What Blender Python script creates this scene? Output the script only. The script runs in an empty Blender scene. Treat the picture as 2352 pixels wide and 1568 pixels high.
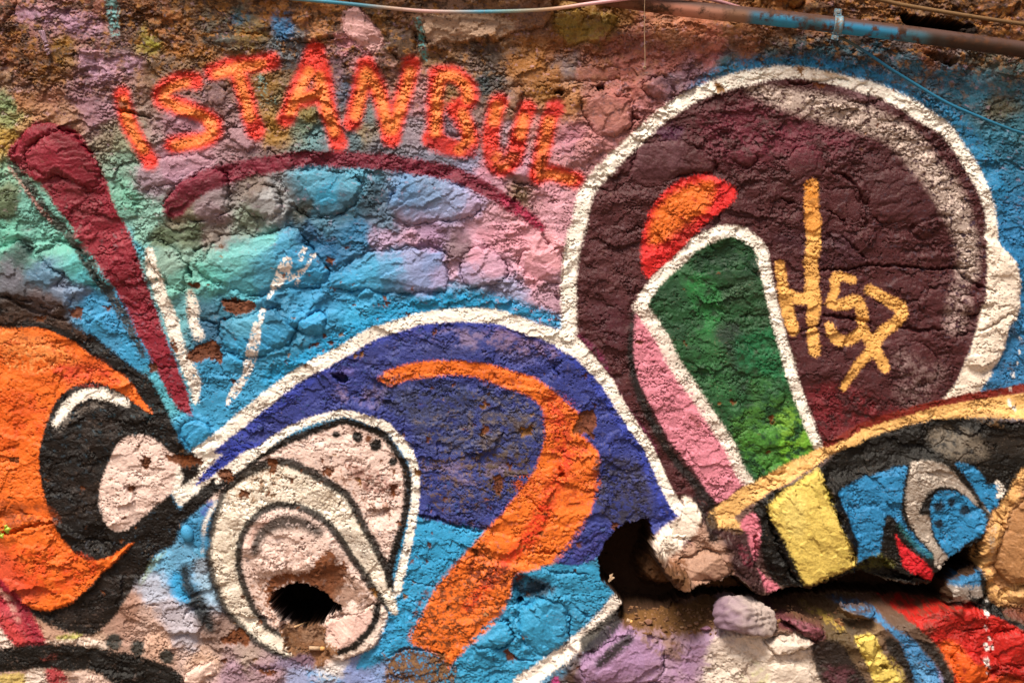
import bpy, bmesh, math, random
import numpy as np
from mathutils import Vector, Matrix

random.seed(7)
rng = np.random.default_rng(11)
S = bpy.context.scene
COL = S.collection

# ------------------------------------------------------------------ units
# all layout is written in "sheet units": the wall face seen in the picture is 2352 x 1568 of them
U = 4.096 / 2352.0            # metres per sheet unit
Z_TOP = 3.23                  # world height of the sheet's top edge
def WX(x): return (x - 1176.0) * U
def WZ(y): return Z_TOP - y * U

# ------------------------------------------------------------------ camera
cam_d = bpy.data.cameras.new("camera")
cam = bpy.data.objects.new("camera", cam_d); COL.objects.link(cam)
cam_d.lens = 50.0; cam_d.sensor_width = 36.0; cam_d.clip_end = 500
cam.location = (0, -4.096 * 50 / 36, Z_TOP - 784 * U)
cam.rotation_euler = (math.radians(90), 0, 0)
S.camera = cam

# ------------------------------------------------------------------ light
SUN_DIR = Vector((-0.26, -0.52, 1.0)).normalized()
el = math.asin(SUN_DIR.z); az = math.atan2(SUN_DIR.x, SUN_DIR.y)
world = bpy.data.worlds.new("World"); S.world = world; world.use_nodes = True
nt = world.node_tree; nt.nodes.clear()
sky = nt.nodes.new("ShaderNodeTexSky"); sky.sky_type = 'NISHITA'; sky.sun_disc = False
sky.sun_elevation = el; sky.sun_rotation = az
sky.dust_density = 6.0; sky.ozone_density = 0.4; sky.air_density = 0.8
bg = nt.nodes.new("ShaderNodeBackground"); bg.inputs['Strength'].default_value = 0.05
wo = nt.nodes.new("ShaderNodeOutputWorld")
nt.links.new(sky.outputs[0], bg.inputs['Color']); nt.links.new(bg.outputs[0], wo.inputs['Surface'])
sun_d = bpy.data.lights.new("sun", 'SUN'); sun_d.energy = 3.0; sun_d.angle = math.radians(22)
sun_d.color = (1.0, 0.91, 0.78)
sun = bpy.data.objects.new("sun", sun_d); COL.objects.link(sun)
sun.rotation_euler = SUN_DIR.to_track_quat('Z', 'Y').to_euler()
sun.location = (-3, -6, 9)
S.view_settings.view_transform = 'Standard'
S.view_settings.look = 'None'
S.view_settings.exposure = 1.16
S.view_settings.gamma = 1.0
S.view_settings.use_curve_mapping = False
S.render.engine = 'CYCLES'
S.cycles.max_bounces = 6

# ------------------------------------------------------------------ helpers
ORI = {k: (784.0 * i, 522.55 * j) for k, (i, j) in dict(
    A=(0, 0), B=(1, 0), C=(2, 0), D=(0, 1), E=(1, 1), F=(2, 1), G=(0, 2), H=(1, 2), I=(2, 2)).items()}
ORI['O'] = (0.0, 0.0)
def P(t):
    """'A 10,20 30,40 H 5,6,7' -> array of sheet points; a letter picks the ninth of the sheet, O the whole"""
    out = []; o = 'O'
    for w in t.split():
        if w in ORI: o = w; continue
        v = [float(q) for q in w.split(',')]
        ox, oy = ORI[o]; s = 1.0 if o == 'O' else 1 / 2.9995
        out.append([ox + v[0] * s, oy + v[1] * s] + v[2:])
    return np.array(out, dtype=np.float64)

def hexlin(h):
    h = h.lstrip('#')
    v = np.array([int(h[i:i + 2], 16) / 255 for i in (0, 2, 4)])
    return np.where(v <= 0.04045, v / 12.92, ((v + 0.055) / 1.055) ** 2.4)

def smooth(pts, closed, n=4):
    pts = np.asarray(pts, float); m = len(pts)
    if m < 3: return pts
    out = []
    rngk = range(m) if closed else range(m - 1)
    for k in rngk:
        if closed: p0, p1, p2, p3 = pts[k - 1], pts[k], pts[(k + 1) % m], pts[(k + 2) % m]
        else: p0, p1, p2, p3 = pts[max(k - 1, 0)], pts[k], pts[k + 1], pts[min(k + 2, m - 1)]
        for i in range(n):
            t = i / n
            out.append(0.5 * (2 * p1 + (p2 - p0) * t + (2 * p0 - 5 * p1 + 4 * p2 - p3) * t * t + (3 * p1 - p0 - 3 * p2 + p3) * t ** 3))
    if not closed: out.append(pts[-1])
    return np.array(out)

def sstep(a, b, x):
    t = np.clip((x - a) / (b - a), 0, 1); return t * t * (3 - 2 * t)

def perlin(x, y, seed):
    x = np.asarray(x, np.float32); y = np.asarray(y, np.float32)
    r = np.random.default_rng(seed)
    ang = (r.random((256, 256)) * 2 * np.pi).astype(np.float32); gx, gy = np.cos(ang), np.sin(ang)
    xi = np.floor(x); yi = np.floor(y); fx = x - xi; fy = y - yi
    xi = xi.astype(np.int32); yi = yi.astype(np.int32)
    u = fx * fx * fx * (fx * (fx * 6 - 15) + 10); v = fy * fy * fy * (fy * (fy * 6 - 15) + 10)
    a, b = xi & 255, (xi + 1) & 255; c, d = yi & 255, (yi + 1) & 255
    n00 = gx[a, c] * fx + gy[a, c] * fy; n10 = gx[b, c] * (fx - 1) + gy[b, c] * fy
    n01 = gx[a, d] * fx + gy[a, d] * (fy - 1); n11 = gx[b, d] * (fx - 1) + gy[b, d] * (fy - 1)
    return ((n00 * (1 - u) + n10 * u) * (1 - v) + (n01 * (1 - u) + n11 * u) * v) * 1.5

def fbm(x, y, seed, octs=4, gain=0.5):
    s = 0; a = 1; f = 1; tot = 0
    for o in range(octs):
        s = s + a * perlin(x * f, y * f, seed + o); tot += a; a *= gain; f *= 2.03
    return s / tot
def billow(x, y, seed, octs=3, gain=0.55):
    s = 0; a = 1; f = 1; tot = 0
    for o in range(octs):
        s = s + a * np.abs(perlin(x * f, y * f, seed + o)); tot += a; a *= gain; f *= 2.07
    return s / tot
def worley(x, y, seed):
    r = np.random.default_rng(seed); jx = r.random((128, 128)).astype(np.float32); jy = r.random((128, 128)).astype(np.float32)
    xi = np.floor(x).astype(np.int32); yi = np.floor(y).astype(np.int32)
    f1 = np.full(x.shape, 9., np.float32); f2 = f1.copy()
    for i in (-1, 0, 1):
        for j in (-1, 0, 1):
            a = xi + i; b = yi + j
            d = np.hypot(a + jx[a & 127, b & 127] - x, b + jy[a & 127, b & 127] - y)
            f2 = np.minimum(f2, np.maximum(f1, d)); f1 = np.minimum(f1, d)
    return f1, f2

def facet(x, y, seed, steep=1.0):
    """broken, chipped faces: every cell is a small plane with its own tilt and height"""
    r = np.random.default_rng(seed)
    jx, jy = r.random((2, 128, 128)).astype(np.float32); tx, ty, hh = r.normal(0, 1, (3, 128, 128)).astype(np.float32)
    xi = np.floor(x).astype(np.int32); yi = np.floor(y).astype(np.int32)
    best = np.full(x.shape, 9., np.float32); val = np.zeros(x.shape, np.float32)
    for i in (-1, 0, 1):
        for j in (-1, 0, 1):
            a = xi + i; b = yi + j; ca, cb = a & 127, b & 127
            dx = x - a - jx[ca, cb]; dy = y - b - jy[ca, cb]; d = dx * dx + dy * dy
            v = np.clip(tx[ca, cb] * dx + ty[ca, cb] * dy, -.8, .8) * steep + .35 * hh[ca, cb]
            m = d < best; val = np.where(m, v, val); best = np.where(m, d, best)
    return val

# ------------------------------------------------------------------ the sheet grid
def axis(lo, hi, step, out_lo, out_hi):
    inner = np.arange(lo, hi + step * .5, step)
    def grow(start, end):
        v = []; p = start; s = step
        while abs(p - start) < abs(end - start):
            s *= 1.10; p = p + math.copysign(min(s, 22), end - start); v.append(p)
        v[-1] = end
        return np.array(v)
    return np.concatenate([grow(lo, out_lo)[::-1], inner, grow(hi, out_hi)])
STEP = 1.82
ax = axis(-24, 2376, STEP, -640, 2992)
ay = axis(-24, 1592, STEP, -385, Z_TOP / U)
GX, GY = np.meshgrid(ax.astype(np.float32), ay.astype(np.float32))
NY, NX = GX.shape
print("grid", NX, NY, NX * NY)

# warps and noises shared by paint and relief
W1x = fbm(GX / 46, GY / 46, 1, 3); W1y = fbm(GX / 46, GY / 46, 5, 3)
W2x = fbm(GX / 9, GY / 9, 9, 2); W2y = fbm(GX / 9, GY / 9, 13, 2)
W0x = fbm(GX / 150, GY / 150, 17, 2); W0y = fbm(GX / 150, GY / 150, 21, 2)
NF = perlin(GX / 4.6, GY / 4.6, 25)
NM = fbm(GX / 16, GY / 13, 29, 3)
NL = fbm(GX / 60, GY / 50, 33, 3)
RND = rng.random(GX.shape).astype(np.float32)

PX = GX + 2.6 * W1x + 2.4 * W2x       # gently ragged outlines of sprayed paint
PY = GY + 2.6 * W1y + 2.4 * W2y
RX = GX + 9 * W1x + 5.5 * W2x         # very ragged outlines: chips, stones, holes
RY = GY + 9 * W1y + 5.5 * W2y

def window(pts, pad):
    x0, x1 = pts[:, 0].min() - pad, pts[:, 0].max() + pad
    y0, y1 = pts[:, 1].min() - pad, pts[:, 1].max() + pad
    i0, i1 = np.searchsorted(ax, [x0, x1]); j0, j1 = np.searchsorted(ay, [y0, y1])
    return slice(max(j0 - 1, 0), min(j1 + 1, NY)), slice(max(i0 - 1, 0), min(i1 + 1, NX))

def sd_poly(px, py, poly):
    d2 = np.full(px.shape, 1e12, np.float32); ins = np.zeros(px.shape, bool)
    n = len(poly)
    for k in range(n):
        ax_, ay_ = poly[k][:2]; bx, by = poly[(k + 1) % n][:2]
        ex, ey = bx - ax_, by - ay_; L = ex * ex + ey * ey + 1e-9
        t = np.clip(((px - ax_) * ex + (py - ay_) * ey) / L, 0, 1)
        dx = px - ax_ - t * ex; dy = py - ay_ - t * ey
        d2 = np.minimum(d2, dx * dx + dy * dy)
        if (by - ay_) != 0:
            c = ((ay_ > py) != (by > py)) & (px < ex * (py - ay_) / (by - ay_) + ax_)
            ins ^= c
    d = np.sqrt(d2); return np.where(ins, d, -d)

def sd_line(px, py, pts):
    best = np.full(px.shape, -1e6, np.float32)
    for k in range(len(pts) - 1):
        ax_, ay_, ra = pts[k][:3]; bx, by, rb = pts[k + 1][:3]
        ex, ey = bx - ax_, by - ay_; L = ex * ex + ey * ey + 1e-9
        t = np.clip(((px - ax_) * ex + (py - ay_) * ey) / L, 0, 1)
        best = np.maximum(best, ra + (rb - ra) * t - np.hypot(px - ax_ - t * ex, py - ay_ - t * ey))
    return best

# ================================================================== PAINT
RGB = np.zeros((NY, NX, 3), np.float32)
SIL = np.zeros((NY, NX), np.float32)     # metallic silver paint
RAW = np.zeros((NY, NX), np.float32)     # bare mortar / rusty chips: dull
CHIP = np.zeros((NY, NX), np.float32)    # flaked depth

BASE = """
A 40,40 9c6a58|A 60,150 93685a|A 250,120 a57c88|A 480,150 a87e8c|A 620,60 96665a|A 650,200 a07880|A 900,150 5e4238|A 1000,60 82552f|A 820,330 7a626a
A 120,330 8a5a30|A 450,350 8c6a22|A 60,420 7c4a30|A 180,480 74482a|A 300,450 80562c|A 750,430 ad8696|A 620,560 8e6c82|A 560,700 98748c|A 680,780 9a7890|A 400,160 a07a86
A 1200,350 a36c2c|A 1160,150 a56e40|A 1120,60 845634|A 1180,260 a8764c|A 1450,120 625a4c|A 1350,60 7a5a3a|A 1560,60 86602e|A 1620,110 50686c|A 1850,80 9a6830|A 2120,80 9c6a3a|A 2200,170 ae7e58|A 2300,60 b47e4e
A 1480,230 586060|A 1700,240 7e6c3e|A 1300,450 7c6248|A 1500,620 8c7480|A 1600,540 7a5a40|A 1850,620 8c6c30|A 2150,560 6c5234|A 2000,340 6a7484|A 1900,300 5e7080|A 1400,320 986628|A 1150,440 746052|A 1060,300 8c8434
A 1680,930 a88a9e|A 1900,880 a07c3a|A 1560,760 866a74|A 1300,880 9e7690|A 1200,1150 b08aa2|A 1050,1240 a28c9c|A 850,1100 7ea294|A 900,1350 74b49c|A 830,1000 8c9684|A 1000,1480 84b2a2|A 1350,1100 b48ea6|A 760,960 8a8478
A 80,580 9c8272|A 60,700 84a47a|A 150,680 b0805e|A 80,830 90a270|A 60,950 b09244|A 70,1220 86bca4|A 40,1350 6e8060|A 60,1440 4e5c40|A 200,1430 74b4a4|A 350,700 a27262|A 300,800 a67c62|A 200,880 a88a60|A 450,780 a07c68|A 150,560 8c6c66
A 2250,1000 6c8494|A 2150,930 5c8c9c|A 2320,500 846c80|A 2100,780 7c7440|A 2050,840 6e8a80|A 1750,1080 7c6a70|A 1650,1090 9a7c8a|A 1750,1300 84766e|A 1850,1420 a4a4a4|A 2080,1450 444c48|A 2150,1250 5aa4c4|A 2250,1350 40a0c8|A 2250,1500 4a7c94|A 1700,1540 889684|A 1250,1500 8c8470|A 1450,1480 9a848a
B 60,300 c48ca0|B 120,420 a07480|B 400,40 8a6040|B 250,120 8c6a3c|B 420,280 665446|B 800,60 9a7e6e|B 1000,200 a67c56|B 1300,80 98786a|B 1600,180 9a7c34|B 1850,120 8c6434|B 700,350 8a6a4c|B 620,420 8a7058|B 1000,350 5c5450|B 1000,560 44545e|B 900,480 8c7a74|B 1500,350 9c6640|B 1300,420 a6743c|B 1750,400 9a6450
B 1700,520 a4706a|B 1550,480 8a7e86|B 1430,540 9c6c3c|B 2000,430 a86a66|B 2250,250 b47e62|B 2100,330 9c5e54|B 2250,430 a26462|B 2280,560 846a80|B 1950,600 b07070|B 1850,780 b47e7c|B 1700,1000 bc868e|B 1600,980 b27c94|B 1400,640 9c6e34|B 1550,650 b08058|B 560,750 ae8094|B 350,560 94706e|B 300,500 8c6a66
B 60,600 5c6e90|B 200,800 748c98|B 500,850 9690a8|B 100,980 607c8c|B 300,1030 707486|B 200,930 867c68|B 750,640 86704c|B 720,860 74647c|B 560,600 b0848e|B 850,1100 8c90b4|B 680,1080 8088a4|B 960,960 7a6a72|B 1000,1180 c890a8|B 1250,1150 b88aa2|B 1450,1340 d498a4|B 1480,1480 d8a0ac|B 1230,1330 90745c|B 1120,900 a08aa0|B 1150,780 9c8074|B 1340,900 c09098
B 100,1250 58a0bc|B 450,1300 6c98c6|B 620,1300 7a9ac4|B 780,1380 98a6ce|B 900,1440 bca4c4|B 200,1430 3c5868|B 60,1440 4c7c94|B 1000,1500 d09eac|B 1150,1450 d49aa4|B 300,1540 607c94|B 1620,1230 ba868c|B 1760,650 a47070|B 2100,760 b07880|B 1850,1000 b48088
C 60,200 ba7a60|C 150,300 b87468|C 180,400 b87680|C 60,520 8c6c84|C 300,430 4c7284|C 450,350 a06e58|C 600,400 485c64|C 560,300 845c44|C 700,60 a26c38|C 500,40 a47444|C 350,100 a87850|C 900,100 8c5c36|C 1300,140 8c6444|C 1450,60 865a2e|C 1900,60 5c4024|C 1750,30 6e4a28|C 2200,60 90602c|C 2250,280 a06e48|C 2100,120 8c5a2c
C 1300,330 24506c|C 1000,430 34627c|C 850,380 2c4c5c|C 1600,450 3c7090|C 1800,500 38749a|C 2100,650 3a80a6|C 2300,500 4c6a74|C 2330,620 3c7c9c|C 1900,730 2a6a8c|C 2200,760 5c6254|C 2300,900 3a7894|C 2150,980 347ea6|C 2250,1200 2e78a2|C 2250,1500 2e7cac|C 2100,380 5c5c54|C 1700,380 8c5c40
D 60,80 74c4ac|D 150,180 46605a|D 300,120 74bcaa|D 450,120 70beac|D 560,260 62bcb8|D 620,360 56b4c0|D 120,330 74747e|D 350,330 6086a0|D 440,430 8090a8|D 520,480 7c98b8|D 600,540 3c96c6|D 100,560 4c3c34|D 300,520 6a5c5c|D 400,600 5a4840|D 750,650 3c98cc|D 850,850 3c9ccc|D 650,680 44a0d0|D 940,900 3c9ac8|D 740,770 4494c0
D 1000,50 84b4a0|D 950,100 58b0c4|D 1150,80 66785c|D 1300,60 6c7c62|D 1500,60 8e8278|D 1180,230 90b2a2|D 1250,380 76b8a8|D 1600,180 7cc6b6|D 1480,330 6cc4b2|D 1800,120 74beb6|D 1700,380 64bcc4|D 1830,300 5cb0cc|D 2000,120 54a8cc|D 2050,250 46a0d2|D 2150,350 3a9cd0|D 2250,180 2a6c9c|D 2150,60 305c84|D 1600,540 3c7c94|D 1420,600 3c6c80|D 1700,650 56a4c2|D 1800,800 3c9ccc|D 2120,650 40a4d8|D 1900,520 3c84aa|D 2250,820 3884ac|D 2100,820 3c88ac|D 1680,860 3c9ecc|D 1480,1050 3c98c6|D 1250,560 70b4bc|D 1450,700 346888|D 1650,1150 44a4d4|D 1050,1100 58b4c8|D 1150,1180 5cb4c4|D 1350,1420 3c9ccc|D 1900,950 3890b8|D 2250,450 3c90c0
E 100,60 347ca8|E 200,300 4caad6|E 60,380 40a6d6|E 360,250 60a8d4|E 450,200 949cc4|E 600,220 8498c6|E 660,320 a69cc4|E 560,380 8c9cc8|E 300,80 b096b4|E 450,60 bc94ac|E 600,100 b490b2|E 950,180 dca0b4|E 880,330 ac9cbe|E 1050,250 cc9eb4|E 1400,200 e8a6ae|E 1300,330 e4a4b2|E 1200,60 dc96a4|E 1060,60 d898a8|E 1420,460 b48c9c|E 1150,440 9c9cbc|E 900,450 6494b4|E 750,480 4c8eb4|E 780,300 c09ab0|E 300,500 2c90be|E 100,600 3aa8d8|E 500,480 3c88b0|E 800,150 8c7078
G 1120,760 74b8de|G 1060,960 b0b6c6|G 1230,680 64a2c6|G 1350,560 3c88b6|G 1400,640 58a0c4|G 1000,1120 ccac9c|G 900,1060 ac8470|G 1200,1050 b6aeb6|G 1300,1240 bcb6be|G 1100,1300 d6ae96|G 1400,1400 ceaa92|G 1600,1500 ac8c9a|G 800,1180 ba9482|G 1800,1500 b4949c|G 2100,1540 9ca6cc|G 2250,1480 d8d0cc|G 1250,900 54a8dc|G 1450,880 9cc0d8|G 1400,740 8c9aa8|G 1500,1250 9c8074|G 650,1250 c8a890|G 60,1180 e0b8a8|G 300,1240 c09880|G 1700,1430 b09a8c
H 60,1500 8c9cce|H 200,1450 86a0d0|H 300,1300 3c9cd0|H 400,1100 3c94c4|H 600,700 38a0d0|H 750,600 36a0d2|H 500,950 4890b4|H 900,1400 3c90b4|H 1350,1150 3ca0cc|H 1700,900 3c9cc8|H 1550,830 44889c|H 1450,1400 4a8cb0|H 1600,1150 6c7c8c|H 1200,1480 3c88ac|H 1900,1350 b48cb8|H 2000,1450 b88ebc|H 2300,1400 b08aac|H 1550,1480 7a5c50|H 2250,1200 805a38|H 2100,1100 6c4a2c|H 2250,1000 4a3020
I 100,1120 8a6444|I 60,1300 b894b4|I 150,1250 b898b4|I 300,1450 e2d0bc|I 450,1400 dcc8b4|I 700,1480 e0ccb4|I 200,1200 b898a4|I 750,1080 76523e|I 950,1080 7c5c40|I 1150,1060 806444|I 1350,1050 705040|I 1700,1010 70503c|I 900,1180 7e5448|I 1050,1250 645034|I 1300,1150 866a4a|I 1500,1200 6c5444|I 100,700 c09880|I 250,780 a87c68|I 380,700 4c3030|I 1250,700 3c3c24|I 1900,700 2c3428
O -400,200 8a6a50|O -400,700 4c8ca8|O -300,1200 d06030|O -500,1600 7a6a60|O 300,-250 8a6242|O 1200,-300 8c6a50|O 2000,-250 7c5632|O 2700,200 74583c|O 2750,700 2c80b0|O 2750,1100 c08840|O 2800,1500 a03024|O 500,1800 9a8478|O 1400,1800 8c7080|O 2100,1800 7a5a48|O 2700,-200 7a5634
"""
cps = []; ccol = []
for line in BASE.strip().split('\n'):
    for e in line.split('|'):
        *pt, hx = e.strip().split(' ')
        p = P(' '.join(pt))[0]; cps.append(p); ccol.append(hexlin(hx))
cps = np.array(cps, np.float32); ccol = np.array(ccol, np.float32)
bx = GX + 22 * W0x + 24 * W1x + 7 * W2x; by = GY + 22 * W0y + 20 * W1y + 7 * W2y
wsum = np.zeros(GX.shape, np.float32); acc = np.zeros_like(RGB)
for p, c in zip(cps, ccol):
    w = 1.0 / ((bx - p[0]) ** 2 + (by - p[1]) ** 2 + 60) ** 2.1
    wsum += w; acc += w[..., None] * c.astype(np.float32)
RGB[:] = acc / wsum[..., None]
warm = (sstep(470, 300, GY + 40 * W0y) * sstep(-300, 300, GX + .3 * (1000 - GY)))[..., None]
RGB *= 1 + warm * np.array([.10, -.04, -.20], np.float32)

def blend(sl, a, col, var=0.0, sil=0.0, raw=0.0):
    c = np.asarray(col, np.float32)
    a3 = a[..., None]
    cc = c * (1 + var * (NM[sl] + 0.6 * NF[sl]))[..., None] if var else c
    RGB[sl] = RGB[sl] * (1 - a3) + cc * a3
    SIL[sl] = SIL[sl] * (1 - a) + sil * a
    RAW[sl] = RAW[sl] * (1 - a) + raw * a

WHITE_ = 'faf0e0'
def lay(t, col, soft=2.2, alpha=1.0, line=False, r=None, sm=True, brk=None, var=0.10, sil=0.0, raw=0.0, ragged=False, chip=0.0, grain=1.0, holes=0.025):
    """spray one shape: a polygon, or with line=True a stroke whose points may carry their own radius"""
    pts = P(t) if isinstance(t, str) else np.asarray(t, float)
    if line:
        if pts.shape[1] < 3:
            rr = np.interp(np.linspace(0, 1, len(pts)), np.linspace(0, 1, len(np.atleast_1d(r))), np.atleast_1d(r))
            pts = np.column_stack([pts, rr])
    if line and col == WHITE_: pts = pts * np.array([1, 1, .92])
    if soft < 5: soft *= 1.4
    if sm: pts = smooth(pts, not line)
    pad = soft * 2 + 14 + (pts[:, 2].max() if line else 0)
    sl = window(pts, pad)
    qx, qy = (RX[sl], RY[sl]) if ragged else (PX[sl], PY[sl])
    d = sd_line(qx, qy, pts) if line else sd_poly(qx, qy, pts)
    d = d + 0.9 * grain * NF[sl] * min(soft, 5)
    if ragged: d = d + (5 * NM[sl] + 2.2 * NF[sl]) * min(1, np.ptp(pts[:, 0]) / 30)
    a = sstep(-soft, soft, d)
    a = np.clip(a + (RND[sl] - 0.5) * 1.6 * grain * a * (1 - a), 0, 1)
    if brk is not None:
        if soft >= 6 and not line: a = a * sstep(brk - 0.24, brk + 0.24, 0.5 + 0.75 * NL[sl] + 0.6 * NM[sl] + 0.12 * NF[sl])
        else: a = a * sstep(brk - 0.16, brk + 0.16, 0.5 + 0.8 * NM[sl] + 0.35 * NF[sl])
    elif holes:
        a = a * (1 - holes * 6 * sstep(0.30, 0.5, -NM[sl] - 0.3 * NF[sl] + 0.1 * NL[sl]))
    a = np.clip(a * alpha, 0, 1)
    blend(sl, a, hexlin(col) if isinstance(col, str) else col, var, sil, raw)
    if chip: CHIP[sl] = np.maximum(CHIP[sl], a * chip)

PUPIL = 'G 1865,1030 1870,975 1920,935 2000,890 2080,872 2200,930 2300,1010 2351,1045 2300,1100 2240,1140 2190,1190 2050,1190 1940,1150 1900,1090'
# ---- grime on the old upper render
top = sstep(330, 60, GY + 70 * W0y) * (1 - .6 * sstep(1050, 1250, GX) * sstep(1900, 1600, GX))
for seed, sc, thr, hx, amt in ((41, 34, .03, '503420', .8), (42, 22, .14, 'a8702c', .75), (43, 15, .18, '35261c', .75), (44, 50, .28, '96744e', .6), (45, 12, .3, 'c09060', .5)):
    n = fbm(GX / sc, GY / (sc * .8), seed, 4, .62)
    blend(np.s_[:, :], top * amt * sstep(thr, thr + .1, n), hexlin(hx), .15, raw=.5)
tot = sstep(700, 350, GY) * sstep(-50, 50, GY)
for seed, sc, hx, thr, amt in ((51, 17, '6e5a68', .26, .5), (52, 12, '54606c', .3, .4), (53, 24, 'c8a0b0', .3, .4)):
    n = fbm(GX / sc, GY / (sc * .75), seed, 4, .62)
    blend(np.s_[:, :], tot * amt * sstep(thr, thr + .12, n), hexlin(hx), .1)

lay('B 25,90 130,65 250,200 295,290 240,350 130,310 15,220', 'e2b0ac', 3, .95, brk=.1)
lay('A 120,60 600,90 690,200 560,260 300,160 140,140', 'ac84a0', 14, .7, brk=.40)
lay('A 560,360 900,380 1000,400 900,520 600,540', 'bc94ac', 12, .7, brk=.40)
lay('B 570,130 1100,130 1180,230 900,270 640,310', 'b4957c', 5, .95, brk=.16, raw=.6, ragged=True)
lay('B 1450,150 1560,310 1700,290 1800,310 1880,200 1900,120 1700,80 1480,90', 'a08438', 8, .7, brk=.42)
# ---- old streaks and sprayed clouds
lay('A 760,-20,11 775,60,13 780,150,12 790,230,9', '78b4b4', 5, .85, line=True, brk=.42)
lay('B 530,150,7 555,230,6 550,300,8 580,400,7', '5aacac', 3, .8, line=True, brk=.45)
lay('A 1600,90 1720,110 1720,180 1600,160', '2e6c90', 8, .7, brk=.5)
lay('A 1880,100 2000,90 2020,250 1900,260', '3a80b4', 9, .85, brk=.42)
lay('A 1010,280 1090,290 1090,330 1020,340', 'a09a34', 4, .8, brk=.45)
lay('A 1780,520 1830,540 1830,720 1790,700', '74b4b0', 4, .6, brk=.6)
lay('A 1830,660 1910,680 1900,720 1840,720', '74b4b0', 3, .6, brk=.6)
lay('O 1590,205,8 1680,165,22 1800,150,22 1900,155,22 2010,185,24 2110,235,24 2180,275,26 2240,350,28 2290,430,24', '2a86b8', 14, .85, line=True, brk=.34)
lay('O 620,870,18 700,825,20 790,775,22 900,725,22 1000,700,22 1071,690,22 1150,700,20 1230,722,18 1290,745,14', '26a0d6', 12, .95, line=True, brk=.22)
lay('C 150,520 400,440 700,400 900,430 1200,520 700,470 300,520', '2c80ac', 8, .6, brk=.45)
lay('O 480,680 520,560 640,540 700,540 760,620 740,680 560,690', '46a4cc', 40, .25)

# ---- rusty chips under the new paint
RUST = '7c4420'
# ---- plum disc
RING_L = 'B 2340,700 2150,850 1990,1000 1800,1180 1680,1350 1640,1540 E 1590,100 1570,300 1565,500 1570,700'
RING_R = 'C 0,705 250,590 500,520 750,495 1000,530 1250,590 1500,690 1650,790 1800,870 1900,1010 1990,1150 2060,1290 2105,1430 2125,1560 F 2110,60 2110,400'
plum = np.vstack([P(RING_L)[::-1], P(RING_R)[1:], P('F 2080,560 2010,760 1930,960 1880,1080 1760,1220 1400,1340 980,1520 O 1800,1080 1700,1150 1640,1190 1600,1190 1540,1130 H 2200,160 E 2130,1540 2050,1420 1940,1260 1870,1130 1800,1030 1720,930 1600,820')])
lay(plum, '592b2d', 3, var=.22)
for t, c, s, a in (('C 80,850 500,700 900,850 1300,1000 900,1080 300,1100', '7c2e40', 40, .7), ('C 1300,950 1700,1200 1900,1500 1500,1500 1100,1100', '532c2e', 30, .55),
                   ('B 2050,980 2340,970 2340,1180 2000,1240', '6e464c', 14, .7), ('B 1850,1200 2150,1250 2000,1560 1750,1560', '643638', 20, .6), ('E 1700,60 2000,60 2030,400 1700,700', '623638', 20, .7),
                   ('F 900,1100 1300,1150 1500,1300 1000,1480', '7c242a', 20, .85), ('F 850,1120 1100,1080 1200,1250 950,1400', '80262e', 16, .6), ('F 600,60 1100,40 1250,250 800,220', '4c2c38', 18, .6), ('E 1700,560 1950,500 1960,800 1750,760', '54222e', 16, .6),
                   ('B 2160,900 2340,830 2340,950 2180,960', '54204a', 8, .6)):
    lay(t, c, s, a, brk=.38)
lay('E 1640,750,5 1780,880,5 1850,1030,5 1950,1220,5 2100,1420,5 2170,1560,5', '8a2f5c', 4, .7, line=True, brk=.4)
# silver haze inside the ring
lay('C 480,620,10 700,680,22 950,740,30 1200,800,30 1400,880,28 1560,1000,30 1680,1150,30 1800,1300,32 1880,1450,30 1920,1560,26 F 1960,100,24 1970,300,22', 'c6b2a4', 15, .95, line=True, brk=.30, sil=.45)
lay('F 1920,330,14 1900,500,24 1880,650,26', 'b09890', 16, .8, line=True, brk=.4, sil=.45)
lay('F 1500,900,20 1650,1050,30 1550,1150,26 1750,1000,20', '927874', 18, .75, line=True, brk=.45, sil=.45)
lay('C 1080,600,8 1250,680,10 1400,690,8', '8a6468', 6, .7, line=True, brk=.4)
# ring itself
lay('F 2160,-20 2351,-40 2600,0 2600,1050 2351,1090 2060,1130 2000,1100 2200,850 2230,690 2300,600 2310,400 2250,200', '2e7eb2', 8, .9, var=.2, brk=.2)
WHITE = 'faf0e0'
lay('B 2351,700,17 2240,770,17 2150,850,17 1990,1000,17 1800,1180,18 1680,1350,18 1640,1540,19 E 1600,100,20 1570,300,19 1565,500,19 1570,700,20', WHITE, 4, line=True, var=.05)
lay('C -30,715,14 120,640,16 250,590,18 500,525,19 750,495,15 1000,530,15 1250,595,16 1500,690,17 1650,790,20 1800,880,17 1900,1010,15 1990,1150,17 2060,1290,14 2110,1430,14 2130,1560,14 F 2110,60,12', WHITE, 3.2, line=True, var=.05)
lay('F 2095,0 2160,0 2190,130 2290,240 2325,380 2310,600 2240,680 2220,830 2150,960 2060,1100 2030,1140 1830,1205 1760,1220 1880,1080 1930,960 2000,760 2055,560 2092,400', 'efdfca', 2.5, var=.06)
lay('F 2200,480 2280,600 2210,700 2120,900 2060,900 2150,700', 'b8a590', 10, .6, brk=.5)
lay('B 2080,820 2250,780 2300,800 2150,870', 'b89c84', 5, .5, brk=.55)

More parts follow.
